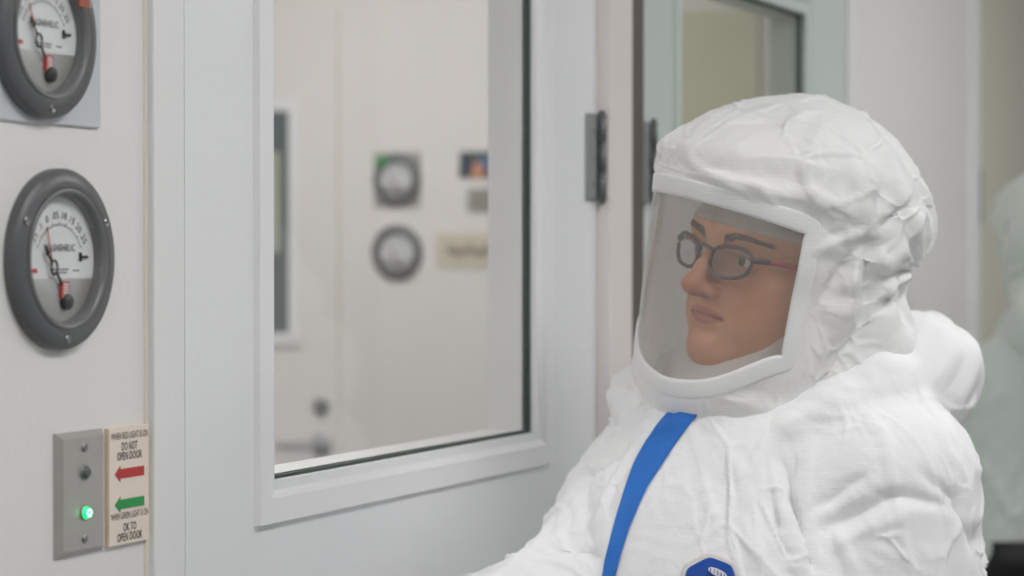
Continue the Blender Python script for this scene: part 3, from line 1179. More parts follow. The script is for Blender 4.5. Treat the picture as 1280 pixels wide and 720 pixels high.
def facets(P, scale, seed=0, n=5):
    """flat panels that meet in straight sharp creases, like stiff creased cloth"""
    rng = np.random.RandomState(seed)
    h = np.zeros(len(P))
    for k in range(n):
        d = rng.normal(size=3)
        d /= np.linalg.norm(d)
        u = (P @ d) * scale * rng.uniform(0.6, 1.5) + 0.9 * vnoise(P, scale * 0.33, seed + k)
        t = np.abs(2 * (u - np.floor(u)) - 1)
        h += t * sstep(-0.05, 0.55, vnoise(P, scale * 0.42, seed + 20 + k))
    return h


def sstep(a, b, x):
    t = np.clip((x - a) / (b - a), 0, 1)
    return t * t * (3 - 2 * t)


def gs(x, s):
    return np.exp(-(x / s) ** 2)


# ------------------------------------------------------------------ the person in white
# local axes of the person: x to the viewer's right, y away from the viewer, z up, origin on the floor
BX, BY = 0.253, 2.30


def P(px, py, dy=0.0):
    d = ray_cam(px, py)
    v = d * ((BY + dy) / d.y)
    return Vector((v.x - BX, dy, v.z + CAM.z))


person = empty('person', cam_to_world((BX, BY, -1.5)), YAW,
               'person in white hooded coverall with clear face shield, glasses and blue chest stripe', 'person')

HM = (Matrix.Translation(P(893, 316, -0.06)) @ Matrix.Rotation(R(-55), 4, 'Z') @ Matrix.Rotation(R(11), 4, 'Y')
      @ Matrix.Rotation(R(-6), 4, 'X') @ Matrix.Translation((0, 0.094, 0)))
HOOD = (Matrix.Translation(P(880, 313, -0.06)) @ Matrix.Rotation(R(-50), 4, 'Z') @ Matrix.Rotation(R(11), 4, 'Y')
        @ Matrix.Rotation(R(-3), 4, 'X') @ Matrix.Translation((0, 0.094, 0)))


def to_person(V, mtx=None):
    m = np.array(HOOD if mtx is None else mtx)
    return V @ m[:3, :3].T + m[:3, 3]


# ---- head and neck: one continuous surface
hf = Field((-0.085, -0.135, -0.235), (0.085, 0.125, 0.125), 0.00135)
hf.ell((0, 0.012, 0.032), (0.073, 0.094, 0.086), 0.01)
hf.ell((0, -0.030, -0.030), (0.058, 0.059, 0.080), 0.03)
hf.ell((0, -0.045, 0.030), (0.057, 0.047, 0.045), 0.03)
for s in (-1, 1):
    hf.cap((s * 0.050, -0.012, -0.068), (s * 0.012, -0.073, -0.091), 0.018, 0.013, 0.026)     # jaw
    hf.cap((s * 0.060, 0.000, -0.020), (s * 0.053, -0.012, -0.066), 0.014, 0.016, 0.02)
    hf.ell((s * 0.042, -0.052, -0.026), (0.020, 0.021, 0.017), 0.022)                          # cheekbone
    hf.ell((s * 0.034, -0.052, -0.056), (0.021, 0.024, 0.024), 0.02)                           # cheek
hf.ell((0, -0.075, -0.086), (0.018, 0.015, 0.016), 0.018)                                      # chin
hf.ell((0, -0.070, -0.056), (0.026, 0.023, 0.024), 0.018)                                      # muzzle
for s in (-1, 1):
    hf.ell((s * 0.032, -0.101, -0.003), (0.019, 0.021, 0.0125), 0.014, sub=True)               # eye socket
    hf.cap((s * 0.012, -0.085, 0.018), (s * 0.034, -0.083, 0.020), 0.0085, 0.0085, 0.014)      # brow
    hf.cap((s * 0.034, -0.083, 0.020), (s * 0.050, -0.064, 0.013), 0.0085, 0.007, 0.014)
# nose
hf.cap((0, -0.086, 0.010), (0, -0.103, -0.014), 0.0072, 0.0074, 0.010)
hf.cap((0, -0.103, -0.014), (0, -0.1110, -0.029), 0.0074, 0.0092, 0.006)
hf.ell((0, -0.1125, -0.0315), (0.0102, 0.0102, 0.0092), 0.006)
hf.cap((0, -0.108, -0.037), (0, -0.094, -0.0415), 0.0040, 0.0050, 0.006)                       # septum
for s in (-1, 1):
    hf.ell((s * 0.0108, -0.0985, -0.0335), (0.0062, 0.0102, 0.0070), 0.005)
    hf.ell((s * 0.0068, -0.1040, -0.0415), (0.0030, 0.0062, 0.0040), 0.002, sub=True)
    hf.ell((s * 0.030, -0.0945, -0.020), (0.012, 0.004, 0.003), 0.008, sub=True)                # bag under the eye
# eyes: ball, lids, opening
EYES = [(-0.0315, -0.0745, -0.001), (0.0315, -0.0745, -0.001)]
for ex, ey, ez in EYES:
    hf.ell((ex, ey, ez), (0.0142, 0.0142, 0.0132), 0.004)
    hf.cap((ex - 0.010, ey - 0.0115, ez + 0.0062), (ex + 0.012, ey - 0.0085, ez + 0.0048), 0.0032, 0.0030, 0.004)
    hf.ell((ex, ey - 0.014, ez - 0.0008), (0.0122, 0.012, 0.0036), 0.0015, sub=True)
# lips
for s in (-1, 1):
    hf.cap((s * 0.0225, -0.0800, -0.0590), (s * 0.004, -0.0922, -0.0535), 0.0024, 0.0038, 0.006)
    hf.cap((s * 0.0205, -0.0800, -0.0625), (s * 0.004, -0.0912, -0.0620), 0.0026, 0.0046, 0.006)
    hf.cap((s * 0.0255, -0.0810, -0.0612), (s * 0.011, -0.0950, -0.0574), 0.0010, 0.0012, 0.003, sub=True)
hf.cap((-0.011, -0.0962, -0.0572), (0.011, -0.0962, -0.0572), 0.0013, 0.0013, 0.003, sub=True)
hf.cap((-0.012, -0.0925, -0.0725), (0.012, -0.0925, -0.0725), 0.003, 0.003, 0.010, sub=True)
hf.cap((0, -0.1000, -0.0440), (0, -0.0990, -0.0490), 0.0014, 0.0014, 0.004, sub=True)
# ears
for s in (-1, 1):
    hf.ell((s * 0.0715, 0.010, -0.012), (0.006, 0.016, 0.027), 0.005)
    hf.ell((s * 0.0785, 0.008, -0.010), (0.005, 0.009, 0.016), 0.004, sub=True)
hf.cap((0, 0.030, -0.055), (0, 0.045, -0.200), 0.052, 0.056, 0.025)
HV, HQ = hf.mesh(2)
del hf
body_me = mesh_np('body', to_person(HV, HM), HQ)
body = link('body', body_me, M['skin'], person, True)


def attr(me, name, val):
    a = me.attributes.new(name, 'FLOAT', 'POINT')
    a.data.foreach_set('value', np.asarray(val, np.float32))


x, y, z = HV.T
ax = np.abs(x)
front = sstep(-0.03, -0.06, y)
up_edge = -0.0492 - 0.30 * np.clip(ax - 0.004, 0, 1) - 0.0010 * gs(ax, 0.003)
lo_edge = -0.0668 + 0.32 * np.clip(ax - 0.004, 0, 1)
lip = sstep(up_edge + 0.001, up_edge - 0.001, z) * sstep(lo_edge - 0.001, lo_edge + 0.001, z) * sstep(0.026, 0.022, ax) * front
blush = front * np.clip(gs(x, 0.014) * gs(z + 0.032, 0.014) + 0.6 * gs(ax - 0.042, 0.020) * gs(z + 0.034, 0.022) + 0.35 * gs(x, 0.03) * gs(z + 0.09, 0.02), 0, 1)
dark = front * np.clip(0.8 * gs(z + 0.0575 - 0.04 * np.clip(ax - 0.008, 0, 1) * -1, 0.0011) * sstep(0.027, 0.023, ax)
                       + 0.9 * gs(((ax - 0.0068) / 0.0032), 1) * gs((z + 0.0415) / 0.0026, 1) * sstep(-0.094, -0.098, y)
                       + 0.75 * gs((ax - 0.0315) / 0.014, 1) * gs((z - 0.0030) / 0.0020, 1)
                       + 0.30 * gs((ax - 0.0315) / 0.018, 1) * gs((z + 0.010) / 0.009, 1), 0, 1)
attr(body_me, 'lip', lip)
attr(body_me, 'blush', blush)
attr(body_me, 'dark', dark)
head_bvh = BVHTree.FromPolygons([tuple(v) for v in HV], [tuple(q) for q in HQ])


def head_obj(name, bm, m, smooth=True, parent=None):
    bm.transform(HM)
    return bm_obj(name, bm, m, parent or person, smooth)


for ex, ey, ez in EYES:
    bm = bmesh.new()
    bmesh.ops.create_uvsphere(bm, u_segments=24, v_segments=16, radius=0.0122)
    bm.transform(Matrix.Translation((ex, ey, ez)))
    e = head_obj('eye', bm, M['eye_white'])
    g = Vector((-0.10, -1, 0.0)).normalized()
    bm = bmesh.new()
    c = Vector((ex, ey, ez))
    u_ = g.cross(Vector((0, 0, 1))).normalized()
    w_ = u_.cross(g)
    rings = []
    for rr in (0.0056, 0.004, 0.002, 0.0003):
        k = math.sqrt(0.0122 ** 2 - rr ** 2) + 0.0004
        rings.append([bm.verts.new(c + g * k + u_ * rr * math.cos(t * math.pi / 10) + w_ * rr * math.sin(t * math.pi / 10)) for t in range(20)])
    for A_, B_ in zip(rings[:-1], rings[1:]):
        for t in range(20):
            bm.faces.new((A_[t], A_[(t + 1) % 20], B_[(t + 1) % 20], B_[t]))
    head_obj('iris', bm, M['iris'], parent=e)

for s in (-1, 1):
    bm = bmesh.new()
    for k in range(260):
        u = random.random()
        bx = 0.013 + 0.040 * u
        bz = 0.0150 + 0.0065 * math.sin(min(1, u * 1.15) * math.pi * 0.75) + random.uniform(-1, 1) * (0.0038 - 0.0022 * u)
        hit = head_bvh.ray_cast(Vector((s * bx, -0.2, bz)), Vector((0, 1, 0)))
        if hit[0] is None:
            continue
        p0 = hit[0] - Vector((0, 0.0002, 0))
        dv = Vector((s * random.uniform(0.6, 1.0), 0.15, random.uniform(0.0, 0.7) * (1 - u) - 0.25 * u)).normalized()
        p1 = p0 + dv * 0.006
        h2 = head_bvh.ray_cast(Vector((p1.x, -0.2, p1.z)), Vector((0, 1, 0)))
        if h2[0] is not None:
            p1 = h2[0] - Vector((0, 0.0010, 0))
        tube(bm, [p0, p0.lerp(p1, 0.55) - Vector((0, 0.0004, 0)), p1], [0.00026, 0.00022, 0.00008], 4)
    head_obj('eyebrow', bm, M['brow'])

# ---- spectacles
specs = empty('spectacles', (0, 0, 0))
specs.parent = person
ST = Matrix.Translation((0, -0.004, 0.001))


def spec_obj(name, bm, m, smooth=True, parent=None):
    bm.transform(HM @ ST)
    return bm_obj(name, bm, m, parent or specs, smooth)


def lens_curve(s, n=48, shrink=0.0):
    out = []
    for i in range(n):
        a = 2 * math.pi * i / n
        ca, sa = math.cos(a), math.sin(a)
        p_ = 0.78
        X = 0.0310 + (0.0230 - shrink) * math.copysign(abs(ca) ** p_, ca)
        Z = -0.0045 + (0.0143 - shrink) * math.copysign(abs(sa) ** p_, sa) + 0.0022 * (X - 0.0310) / 0.0222
        X -= 0.0022 * (0.5 - 0.5 * sa) * ca
        Y = -0.1010 + 5.2 * (X - 0.006) ** 2
        out.append(Vector((s * X, Y, Z)))
    return out


for s in (-1, 1):
    bm = bmesh.new()
    tube(bm, lens_curve(s), 0.0019, 8, closed=True)
    spec_obj('lens_rim', bm, M['spec_frame'])
    bm = bmesh.new()
    vs = [bm.verts.new(p) for p in lens_curve(s, 48, 0.0010)]
    bm.faces.new(vs)
    bmesh.ops.triangulate(bm, faces=bm.faces[:])
    spec_obj('lens', bm, M['spec_lens'], False)
    bm = bmesh.new()
    tube(bm, [(s * 0.0528, -0.0895, 0.002), (s * 0.0580, -0.0855, 0.0030), (s * 0.0625, -0.0765, 0.0035)], [0.0026, 0.0030, 0.0024], 8)
    hp = spec_obj('end_piece', bm, M['spec_frame'])
    bm = bmesh.new()
    tube(bm, [(s * 0.0630, -0.0770, 0.0035), (s * 0.0660, -0.0600, 0.0030), (s * 0.0690, -0.0360, 0.0020)], [0.0021, 0.0022, 0.0022], 8)
    spec_obj('temple', bm, M['spec_red'])
    bm = bmesh.new()
    tube(bm, [(s * 0.0690, -0.0362, 0.0020), (s * 0.0715, -0.0100, 0.0030), (s * 0.0750, 0.0080, 0.0110), (s * 0.0755, 0.0220, 0.0000), (s * 0.0720, 0.0280, -0.0230)], [0.0022, 0.0021, 0.0020, 0.0022, 0.0020], 8)
    spec_obj('temple_tip', bm, M['black'])
    bm = bmesh.new()
    tube(bm, [(s * 0.0095, -0.0990, -0.004), (s * 0.0090, -0.0945, -0.009)], [0.0008, 0.0022], 8)
    spec_obj('nose_pad', bm, M['spec_lens'])
bm = bmesh.new()
tube(bm, [(-0.0105, -0.1000, 0.0025), (-0.0050, -0.1025, 0.0048), (0, -0.1032, 0.0053), (0.0050, -0.1025, 0.0048), (0.0105, -0.1000, 0.0025)], [0.0021, 0.0018, 0.0017, 0.0018, 0.0021], 8)
spec_obj('bridge', bm, M['spec_frame'])

def add_folds(V, Q, folds):
    N = normals(V, Q)
    bvh = BVHTree.FromPolygons([tuple(v) for v in V], [tuple(q) for q in Q])
    org = Vector((-BX, -BY, CAM.z))
    d_all = np.zeros(len(V))
    for line, amp, wd in folds:
        pts = []
        for (xa, ya), (xb, yb) in zip(line[:-1], line[1:]):
            for i in range(14):
                t = i / 14
                hit = bvh.ray_cast(org, ray_cam(xa + (xb - xa) * t, ya + (yb - ya) * t).normalized())
                if hit[0] is not None:
                    pts.append(hit[0])
        if len(pts) < 3:
            continue
        pts = np.array(pts)
        lo, hi = pts.min(0) - 0.04, pts.max(0) + 0.04
        m = np.where(((V > lo) & (V < hi)).all(1))[0]
        dd = np.linalg.norm(V[m][:, None, :] - pts[None], axis=2)
        a = dd.argmin(1)
        taper = np.sin(np.clip((a + 1) / (len(pts) + 1), 0, 1) * math.pi) ** 0.7
        d_all[m] += amp * taper * gs(dd.min(1), wd)
    return V + N * d_all[:, None]


# ---- hood ----------------------------------------------------------
A_TOP = 0.132          # how far the shield stands in front of the head axis
PH = 55.5              # half angle of the shield


def visor_top(ph):
    return 0.050 - 0.016 * (1 - np.cos(np.radians(ph))) / 0.53


def visor_bot(ph):
    a = np.abs(ph)
    return -0.123 + 0.008 * sstep(0, 30, a) + 0.036 * sstep(14, 58, a) ** 1.3


def hood_r(ph, z):
    """distance of the cloth from the head axis; ph in degrees from straight ahead (+ = her left), z in metres"""
    c, s = np.cos(np.radians(ph)), np.sin(np.radians(ph))
    fa = A_TOP - 0.019 * sstep(0.04, -0.13, z) + 0.004 * gs(z - 0.070, 0.016)
    fb = 0.112 + 0.004 * sstep(0.04, -0.13, z)
    bk = 0.112
    q = np.where(c > 0, np.sqrt((c / fa) ** 2 + (s / fb) ** 2), np.sqrt((c / bk) ** 2 + (s / fb) ** 2))
    r = 1 / q
    # pouch at the back of the head, pinched in below it
    d = np.abs(((ph - 150 + 180) % 360) - 180)
    r = r + 0.034 * gs(d, 42) * gs(z - 0.046, 0.042)
    r = r - 0.017 * gs(d, 75) * sstep(0.006, -0.028, z)
    # slack fold hanging behind the near and the far cheek
    for c0 in (128, -128):
        e = np.abs(((ph - c0 + 180) % 360) - 180)
        r = r + 0.056 * gs(e, 34) * gs(z + 0.066, 0.046)
    for c0 in (84, -84):
        e = ph - c0 - np.sign(c0) * (z + 0.08) * 260
        r = r - 0.011 * gs(e, 7) * sstep(-0.02, -0.06, z)
    # tuck in under the chin
    t = sstep(-0.126, -0.185, z)
    r = r * (1 - t) + (0.074 + 0.012 * c) * t
    return r


def hood_pt(ph, z, extra=0.0, crown=True):
    """ph, z arrays -> head-local points; above ZC the surface closes to the crown"""
    ph, z = np.asarray(ph, float), np.asarray(z, float)
    r = hood_r(ph, z) + extra
    a = np.radians(ph)
    return np.stack([r * np.sin(a), -r * np.cos(a), z], -1)


ZC, ZT = 0.070, 0.150
nph, nlow, ntop = 420, 180, 110
phs = np.linspace(-180, 180, nph, endpoint=False)
rows = []
zs_low = np.linspace(-0.185, ZC, nlow)
for zz in zs_low:
    rows.append(hood_pt(phs, np.full(nph, zz)))
for i in range(1, ntop + 1):
    t = (i / ntop) * (math.pi / 2)
    k = math.cos(t) ** 0.92
    zz = ZC + (ZT - ZC) * math.sin(t) ** 1.08
    p = hood_pt(phs, np.full(nph, ZC + (zz - ZC) * 0.3))
    sh = (1 - k) * 0.018
    p[:, :2] *= max(k, 0.004)
    p[:, 1] += sh
    p[:, 2] = zz
    # long flat slope from the crown to the brim
    p[:, 2] -= 0.012 * gs(np.abs(phs), 60) * math.sin(2 * t) * 0.9
    rows.append(p)
G = np.array(rows)
nr = len(rows)
HVt = G.reshape(-1, 3)
ii, jj = np.meshgrid(np.arange(nr - 1), np.arange(nph), indexing='ij')
j2 = (jj + 1) % nph
Qh = np.stack([ii * nph + jj, ii * nph + j2, (ii + 1) * nph + j2, (ii + 1) * nph + jj], -1).reshape(-1, 4)
ph_v = np.tile(phs, nr)
z_v = HVt[:, 2].copy()
row_v = np.repeat(np.arange(nr), nph)
N = normals(HVt, Qh)
if (N * (HVt - np.array([0, 0, 0]))).sum() < 0:
    N = -N
# opening for the face shield
zrow = np.repeat(np.concatenate([zs_low, np.full(ntop, 9.0)]), nph)
bare = (np.abs(ph_v) < PH) & (zrow < visor_top(ph_v)) & (zrow > visor_bot(ph_v))
mg = np.minimum(np.maximum(0, np.abs(ph_v) - PH) * 0.0022 + np.maximum(0, zrow - visor_top(ph_v)) + np.maximum(0, visor_bot(ph_v) - zrow), 0.05)
free = sstep(0.004, 0.030, np.where(zrow > 5, 0.05, mg))
# folds fanning out from the pinch behind the ear
disp = np.zeros(len(HVt))
for sgn, amp in ((1, 1.0), (-1, 1.0)):
    pin = hood_pt(np.array([sgn * 128.0]), np.array([0.012]))[0]
    dl = HVt - pin
    dist = np.linalg.norm(dl, axis=1)
    tang = np.arctan2(dl[:, 2], -sgn * (dl[:, 1] * 0.8 - sgn * dl[:, 0] * 0.2))
    wob = vnoise(HVt, 22, 3) * 0.9
    fan = np.sin(tang * 7 + wob * 2.2) * 0.6 + np.sin(tang * 13 + 1.3 + wob * 3) * 0.4
    disp += amp * 0.0052 * fan * gs(dist - 0.035, 0.045) * sstep(0.004, 0.02, dist)
    disp += -amp * 0.006 * gs(dist, 0.014)
# horizontal slouch folds over the brow of the hood
sl = HVt[:, 2] + 0.22 * (HVt[:, 0] * -0.2) + 0.006 * vnoise(HVt, 16, 5)
brow = gs(np.abs(ph_v) - 10, 55) * sstep(0.056, 0.068, HVt[:, 2]) * sstep(0.115, 0.07, HVt[:, 2])
disp += brow * 0.0042 * np.sin((sl - 0.05) * 170)
disp += free * (0.0028 * (crumple(HVt, 15, 1) - 0.25) + 0.0034 * crease(HVt * np.array([1, 1, 0.75]), 12, 41, 0.06) + 0.0020 * crease(HVt, 30, 42) + 0.0016 * facets(HVt, 14, 43) + 0.0016 * facets(HVt, 34, 44) + 0.0016 * (crumple(HVt, 42, 2) - 0.22) + 0.0040 * vnoise(HVt, 11, 4))
# more crumpling on the slack parts at the back
back = gs(np.abs(np.abs(ph_v) - 125), 45) * sstep(0.09, 0.03, HVt[:, 2])
disp += back * (0.005 * (crumple(HVt * np.array([1, 1, 0.7]), 16, 21) - 0.22) + 0.005 * facets(HVt, 24, 23) + 0.004 * vnoise(HVt, 25, 22))
seam = gs((HVt[:, 0] - 0.0) / 0.004, 1) * (HVt[:, 2] > 0.08)
disp += 0.0012 * seam
HVt = HVt + N * (disp * free * sstep(-0.172, -0.120, np.where(zrow > 5, 0, zrow)))[:, None]
HP = to_person(HVt, HOOD)
HP = add_folds(HP, Qh, [
    ([(1092, 283), (1045, 258), (1000, 232)], 0.005, 0.007),
    ([(1090, 287), (1050, 300), (1005, 322)], 0.005, 0.007),
    ([(1088, 278), (1068, 225), (1062, 180)], 0.004, 0.008),
    ([(1092, 275), (1108, 235), (1110, 195)], -0.006, 0.007),
    ([(1086, 290), (1052, 342), (1012, 398)], -0.006, 0.007),
    ([(1075, 300), (1062, 370), (1040, 440)], 0.007, 0.008),
    ([(1085, 300), (1085, 370), (1075, 430)], -0.007, 0.008),
    ([(1095, 300), (1112, 340), (1118, 390)], 0.005, 0.007),
    ([(1098, 288), (1125, 270), (1145, 250)], -0.007, 0.007),
    ([(830, 212), (880, 228), (935, 250)], -0.004, 0.005),
    ([(860, 205), (905, 226), (960, 262)], 0.004, 0.006),
    ([(925, 225), (950, 235), (975, 262)], 0.004, 0.005),
    ([(900, 155), (955, 152), (985, 160)], -0.003, 0.005),
    ([(985, 158), (1000, 142), (1035, 138)], 0.003, 0.005),
    ([(1030, 150), (1010, 200), (1005, 250)], 0.003, 0.007),
    ([(940, 170), (910, 195), (880, 205)], 0.003, 0.007),
])
keep = ~bare[Qh].all(1)
Qk = Qh[keep]
hood_me = mesh_np('hood', HP, Qk)
hood = link('hood', hood_me, M['tyvek_hood'], person, True)

# border strip round the shield, following the curved cloth
loop = []
for ph in np.linspace(-PH, PH, 70):
    loop.append((ph, float(visor_top(ph))))
for zz in np.linspace(float(visor_top(PH)), float(visor_bot(PH)), 40)[1:-1]:
    loop.append((PH, zz))
for ph in np.linspace(PH, -PH, 90):
    loop.append((ph, float(visor_bot(ph))))
for zz in np.linspace(float(visor_bot(-PH)), float(visor_top(-PH)), 40)[1:-1]:
    loop.append((-PH, zz))
L2 = np.array([(R(ph) * 0.125, zz) for ph, zz in loop])


def offset_loop(L, d):
    t = np.roll(L, -1, 0) - np.roll(L, 1, 0)
    t /= np.linalg.norm(t, axis=1)[:, None] + 1e-12
    n = np.stack([-t[:, 1], t[:, 0]], 1)
    for _ in range(6):
        n = (np.roll(n, 1, 0) + n * 2 + np.roll(n, -1, 0))
        n /= np.linalg.norm(n, axis=1)[:, None]
    return L + n * d


def loop_pts(L, ex):
    return hood_pt(np.degrees(L[:, 0] / 0.125), L[:, 1], ex)


strips = [(-0.0026, 0.0004), (-0.0022, 0.0014), (0.001, 0.0020), (0.013, 0.0020), (0.0145, 0.0016), (0.0155, 0.0000)]
rr = [loop_pts(offset_loop(L2, o), e) for o, e in strips]
n = len(L2)
V = np.concatenate(rr)
ii, jj = np.meshgrid(np.arange(len(strips) - 1), np.arange(n), indexing='ij')
j2 = (jj + 1) % n
Qb = np.stack([ii * n + jj, ii * n + j2, (ii + 1) * n + j2, (ii + 1) * n + jj], -1).reshape(-1, 4)
link('shield_border', mesh_np('shield_border', to_person(V), Qb), M['tyvek_band'], hood, True)

# clear shield
nu, nv = 90, 60
pv = np.linspace(-PH - 1, PH + 1, nu)
rows = []
for k in range(nv):
    t = k / (nv - 1)
    zb, zt = visor_bot(pv) - 0.003, visor_top(pv) + 0.003
    rows.append(hood_pt(pv, zb + (zt - zb) * t, 0.0004))
V = np.array(rows).reshape(-1, 3)
ii, jj = np.meshgrid(np.arange(nv - 1), np.arange(nu - 1), indexing='ij')
Qv = np.stack([ii * nu + jj, ii * nu + jj + 1, (ii + 1) * nu + jj + 1, (ii + 1) * nu + jj], -1).reshape(-1, 4)
shield = link('face_shield', mesh_np('face_shield', to_person(V), Qv), M['visor'], hood, True)
so = shield.modifiers.new('film', 'SOLIDIFY')
so.thickness = 0.0005

# thin lining from the shield's lower edge up to the jaw
jaw = []
for ph in np.linspace(-180, 180, 120, endpoint=False):
    a = math.radians(ph)
    c, s = math.cos(a), math.sin(a)
    w = 0.5 + 0.5 * c
    rad_x, rad_y = 0.070, 0.060
    zj = -0.107 + 0.170 * (1 - w) ** 0.75
    jaw.append((rad_x * s, -rad_y * c + 0.005, zj))
jaw = np.array(jaw)
phs2 = np.linspace(-180, 180, 120, endpoint=False)
rad_j = []
for q in jaw:
    o_ = Vector((0, 0.0, q[2]))
    dv = Vector((q[0], q[1], 0)).normalized()
    hit = head_bvh.ray_cast(o_ + dv * 0.2, -dv)
    r0 = (hit[0] - o_).length + 0.0015 if hit[0] is not None else 0
    rad_j.append(max(r0, math.hypot(q[0], q[1]) * 0.92))
rad_j = np.array(rad_j)
for _ in range(4):
    rad_j = np.maximum(rad_j, (np.roll(rad_j, 1) + np.roll(rad_j, -1)) / 2)
for _ in range(6):
    rad_j = rad_j * 0.5 + 0.25 * (np.roll(rad_j, 1) + np.roll(rad_j, -1))
rad_j = rad_j + 0.0012
u_ = jaw[:, :2] / np.linalg.norm(jaw[:, :2], axis=1)[:, None]
jaw[:, :2] = u_ * rad_j[:, None]
outer = hood_pt(phs2, np.full(120, -0.150), -0.006)
outer = to_person(to_person(outer, HOOD), HM.inverted())
rows = []
for k in range(26):
    t = k / 25
    p = jaw * (1 - t) + outer * t
    p[:, 2] -= 0.016 * math.sin(t * math.pi) * t
    wr = 0.0030 * np.sin(np.radians(phs2) * 17 + 2.5 * vnoise(p, 30, 6)) * sstep(0.15, 0.6, t) * sstep(1.0, 0.8, t)
    p[:, 2] += wr
    rows.append(p)
# a rolled elastic edge against the jaw
edge = jaw.copy()
edge[:, :2] *= 0.975
edge[:, 2] += 0.003
rows.insert(0, edge)
V = np.array(rows).reshape(-1, 3)
nb = 120
ii, jj = np.meshgrid(np.arange(len(rows) - 1), np.arange(nb), indexing='ij')
j2 = (jj + 1) % nb
Qn = np.stack([ii * nb + jj, ii * nb + j2, (ii + 1) * nb + j2, (ii + 1) * nb + jj], -1).reshape(-1, 4)
lining = link('neck_lining', mesh_np('neck_lining', to_person(V, HM), Qn), M['bib'], hood, True)

# sweatband and harness inside the hood
bm = bmesh.new()
rings = []
for (dz, dr) in ((-0.016, 0.001), (-0.014, 0.0045), (0.000, 0.006), (0.016, 0.006), (0.019, 0.002)):
    ring = []
    for i in range(64):
        a = 2 * math.pi * i / 64
        zz = 0.0440 + dz - 0.020 * (1 - math.cos(a)) * 0.5
        dv = Vector((math.sin(a), -math.cos(a), 0))
        o_ = Vector((0, 0.006, zz))
        hit = head_bvh.ray_cast(o_ + dv * 0.2, -dv)
        r0 = (hit[0] - o_).length if hit[0] is not None else 0.085
        ring.append(bm.verts.new(o_ + dv * (r0 - 0.001 + dr * 0.7)))
    rings.append(ring)
for A_, B_ in zip(rings[:-1], rings[1:]):
    for i in range(64):
        bm.faces.new((A_[i], A_[(i + 1) % 64], B_[(i + 1) % 64], B_[i]))
head_obj('sweatband', bm, M['cap'])
for s in (1,):
    bm = bmesh.new()
    pts = [(s * 0.066, -0.068, 0.046), (s * 0.078, -0.052, 0.034), (s * 0.085, -0.030, 0.026), (s * 0.082, -0.012, 0.026)]
    tube(bm, pts, [0.006, 0.010, 0.012, 0.008], 10, flat=0.35)
    head_obj('harness', bm, M['harness'])
# greying hair at the temples and back
hv = HV[(np.sqrt((HV[:, 0] / 0.073) ** 2 + ((HV[:, 1] - 0.012) / 0.094) ** 2 + ((HV[:, 2] - 0.032) / 0.086) ** 2) < 1.1)]
hh = Field((-0.09, -0.10, -0.09), (0.09, 0.125, 0.135), 0.004)
hh.ell((0, 0.012, 0.034), (0.0755, 0.0955, 0.088), 0)
hh.ell((0, -0.095, -0.030), (0.0735, 0.088, 0.094), 0.004, sub=True)
hh.ell((0, 0.0, -0.095), (0.2, 0.2, 0.106), 0.01, sub=True)
V, Q = hh.mesh(1)
V = V + normals(V, Q) * (0.0016 * np.sin(V[:, 2:3] * 900 + 4 * vnoise(V, 40, 3)[:, None]))
link('hair', mesh_np('hair', to_person(V, HM), Q), M['hair'], person, True)

# ---- coverall ------------------------------------------------------
FB, LB = Vector((-0.643, -0.766, 0)), Vector((0.766, -0.643, 0))
T0 = Vector((-0.012, 0.02, 0))
TROT = Matrix.Rotation(R(-40), 4, 'Z')      # local x = her left, -y = her front


def B(l, f, z):
    return T0 + LB * l + FB * f + Vector((0, 0, z))


def suit_field(reach, h):
    f = Field((-0.42, -0.40, 0.02), (0.36, 0.42, 1.46), h)
    E = lambda l, ff, z, r, k=0.05: f.ell(B(l, ff, z), r, k, rot=TROT)
    E(0, 0.02, 1.15, (0.185, 0.135, 0.20), 0.02)
    E(0, 0.085, 1.10, (0.165, 0.115, 0.20), 0.06)
    E(0, 0.03, 0.94, (0.175, 0.145, 0.22), 0.08)
    E(0, -0.01, 0.80, (0.185, 0.155, 0.16), 0.08)
    rz = 1.262 if reach else 1.29
    f.cap(B(-0.120 if reach else -0.140, 0, rz), B(0, 0.0, 1.300), 0.060, 0.092, 0.06)
    f.cap(B(0.132, 0.0, 1.282), B(0, 0.0, 1.300), 0.074, 0.092, 0.06)
    f.cap(B(0, 0.0, 1.29), B(0, 0.0, 1.325), 0.085, 0.068, 0.05)
    # her left arm hangs
    f.cap(B(0.136, 0, 1.275), B(0.162, 0.02, 1.04), 0.080, 0.070, 0.035)
    f.cap(B(0.162, 0.02, 1.04), B(0.185, 0.13, 0.82), 0.068, 0.046, 0.02)
    if reach:
        el = P(722, 748, -0.01)
        wr = P(560, 800, -0.10)
        f.cap(B(-0.120, 0, rz), el, 0.066, 0.058, 0.035)
        f.cap(el, wr, 0.058, 0.042, 0.02)
    else:
        f.cap(B(-0.155, 0, 1.275), B(-0.178, 0.02, 1.04), 0.078, 0.068, 0.035)
        f.cap(B(-0.178, 0.02, 1.04), B(-0.185, 0.13, 0.82), 0.066, 0.046, 0.02)
    for s in (-1, 1):
        f.cap(B(s * 0.088, 0.0, 0.80), B(s * 0.10, 0.015, 0.45), 0.098, 0.078, 0.03)
        f.cap(B(s * 0.10, 0.015, 0.45), B(s * 0.105, -0.01, 0.09), 0.078, 0.066, 0.015)
    # the suit's own hood lies bunched as a roll round the neck
    roll = [B(0.085, 0.080, 1.338), B(0.108, 0.045, 1.352), B(0.125, -0.005, 1.370), B(0.125, -0.075, 1.378), B(0.065, -0.155, 1.372), B(-0.03, -0.165, 1.37), B(-0.11, -0.10, 1.37), B(-0.125, 0.0, 1.355), B(-0.108, 0.045, 1.345), B(-0.080, 0.085, 1.330)]
    f.chain(roll, [0.006, 0.018, 0.031, 0.047, 0.056, 0.056, 0.046, 0.029, 0.016, 0.005], 0.020)
    return f


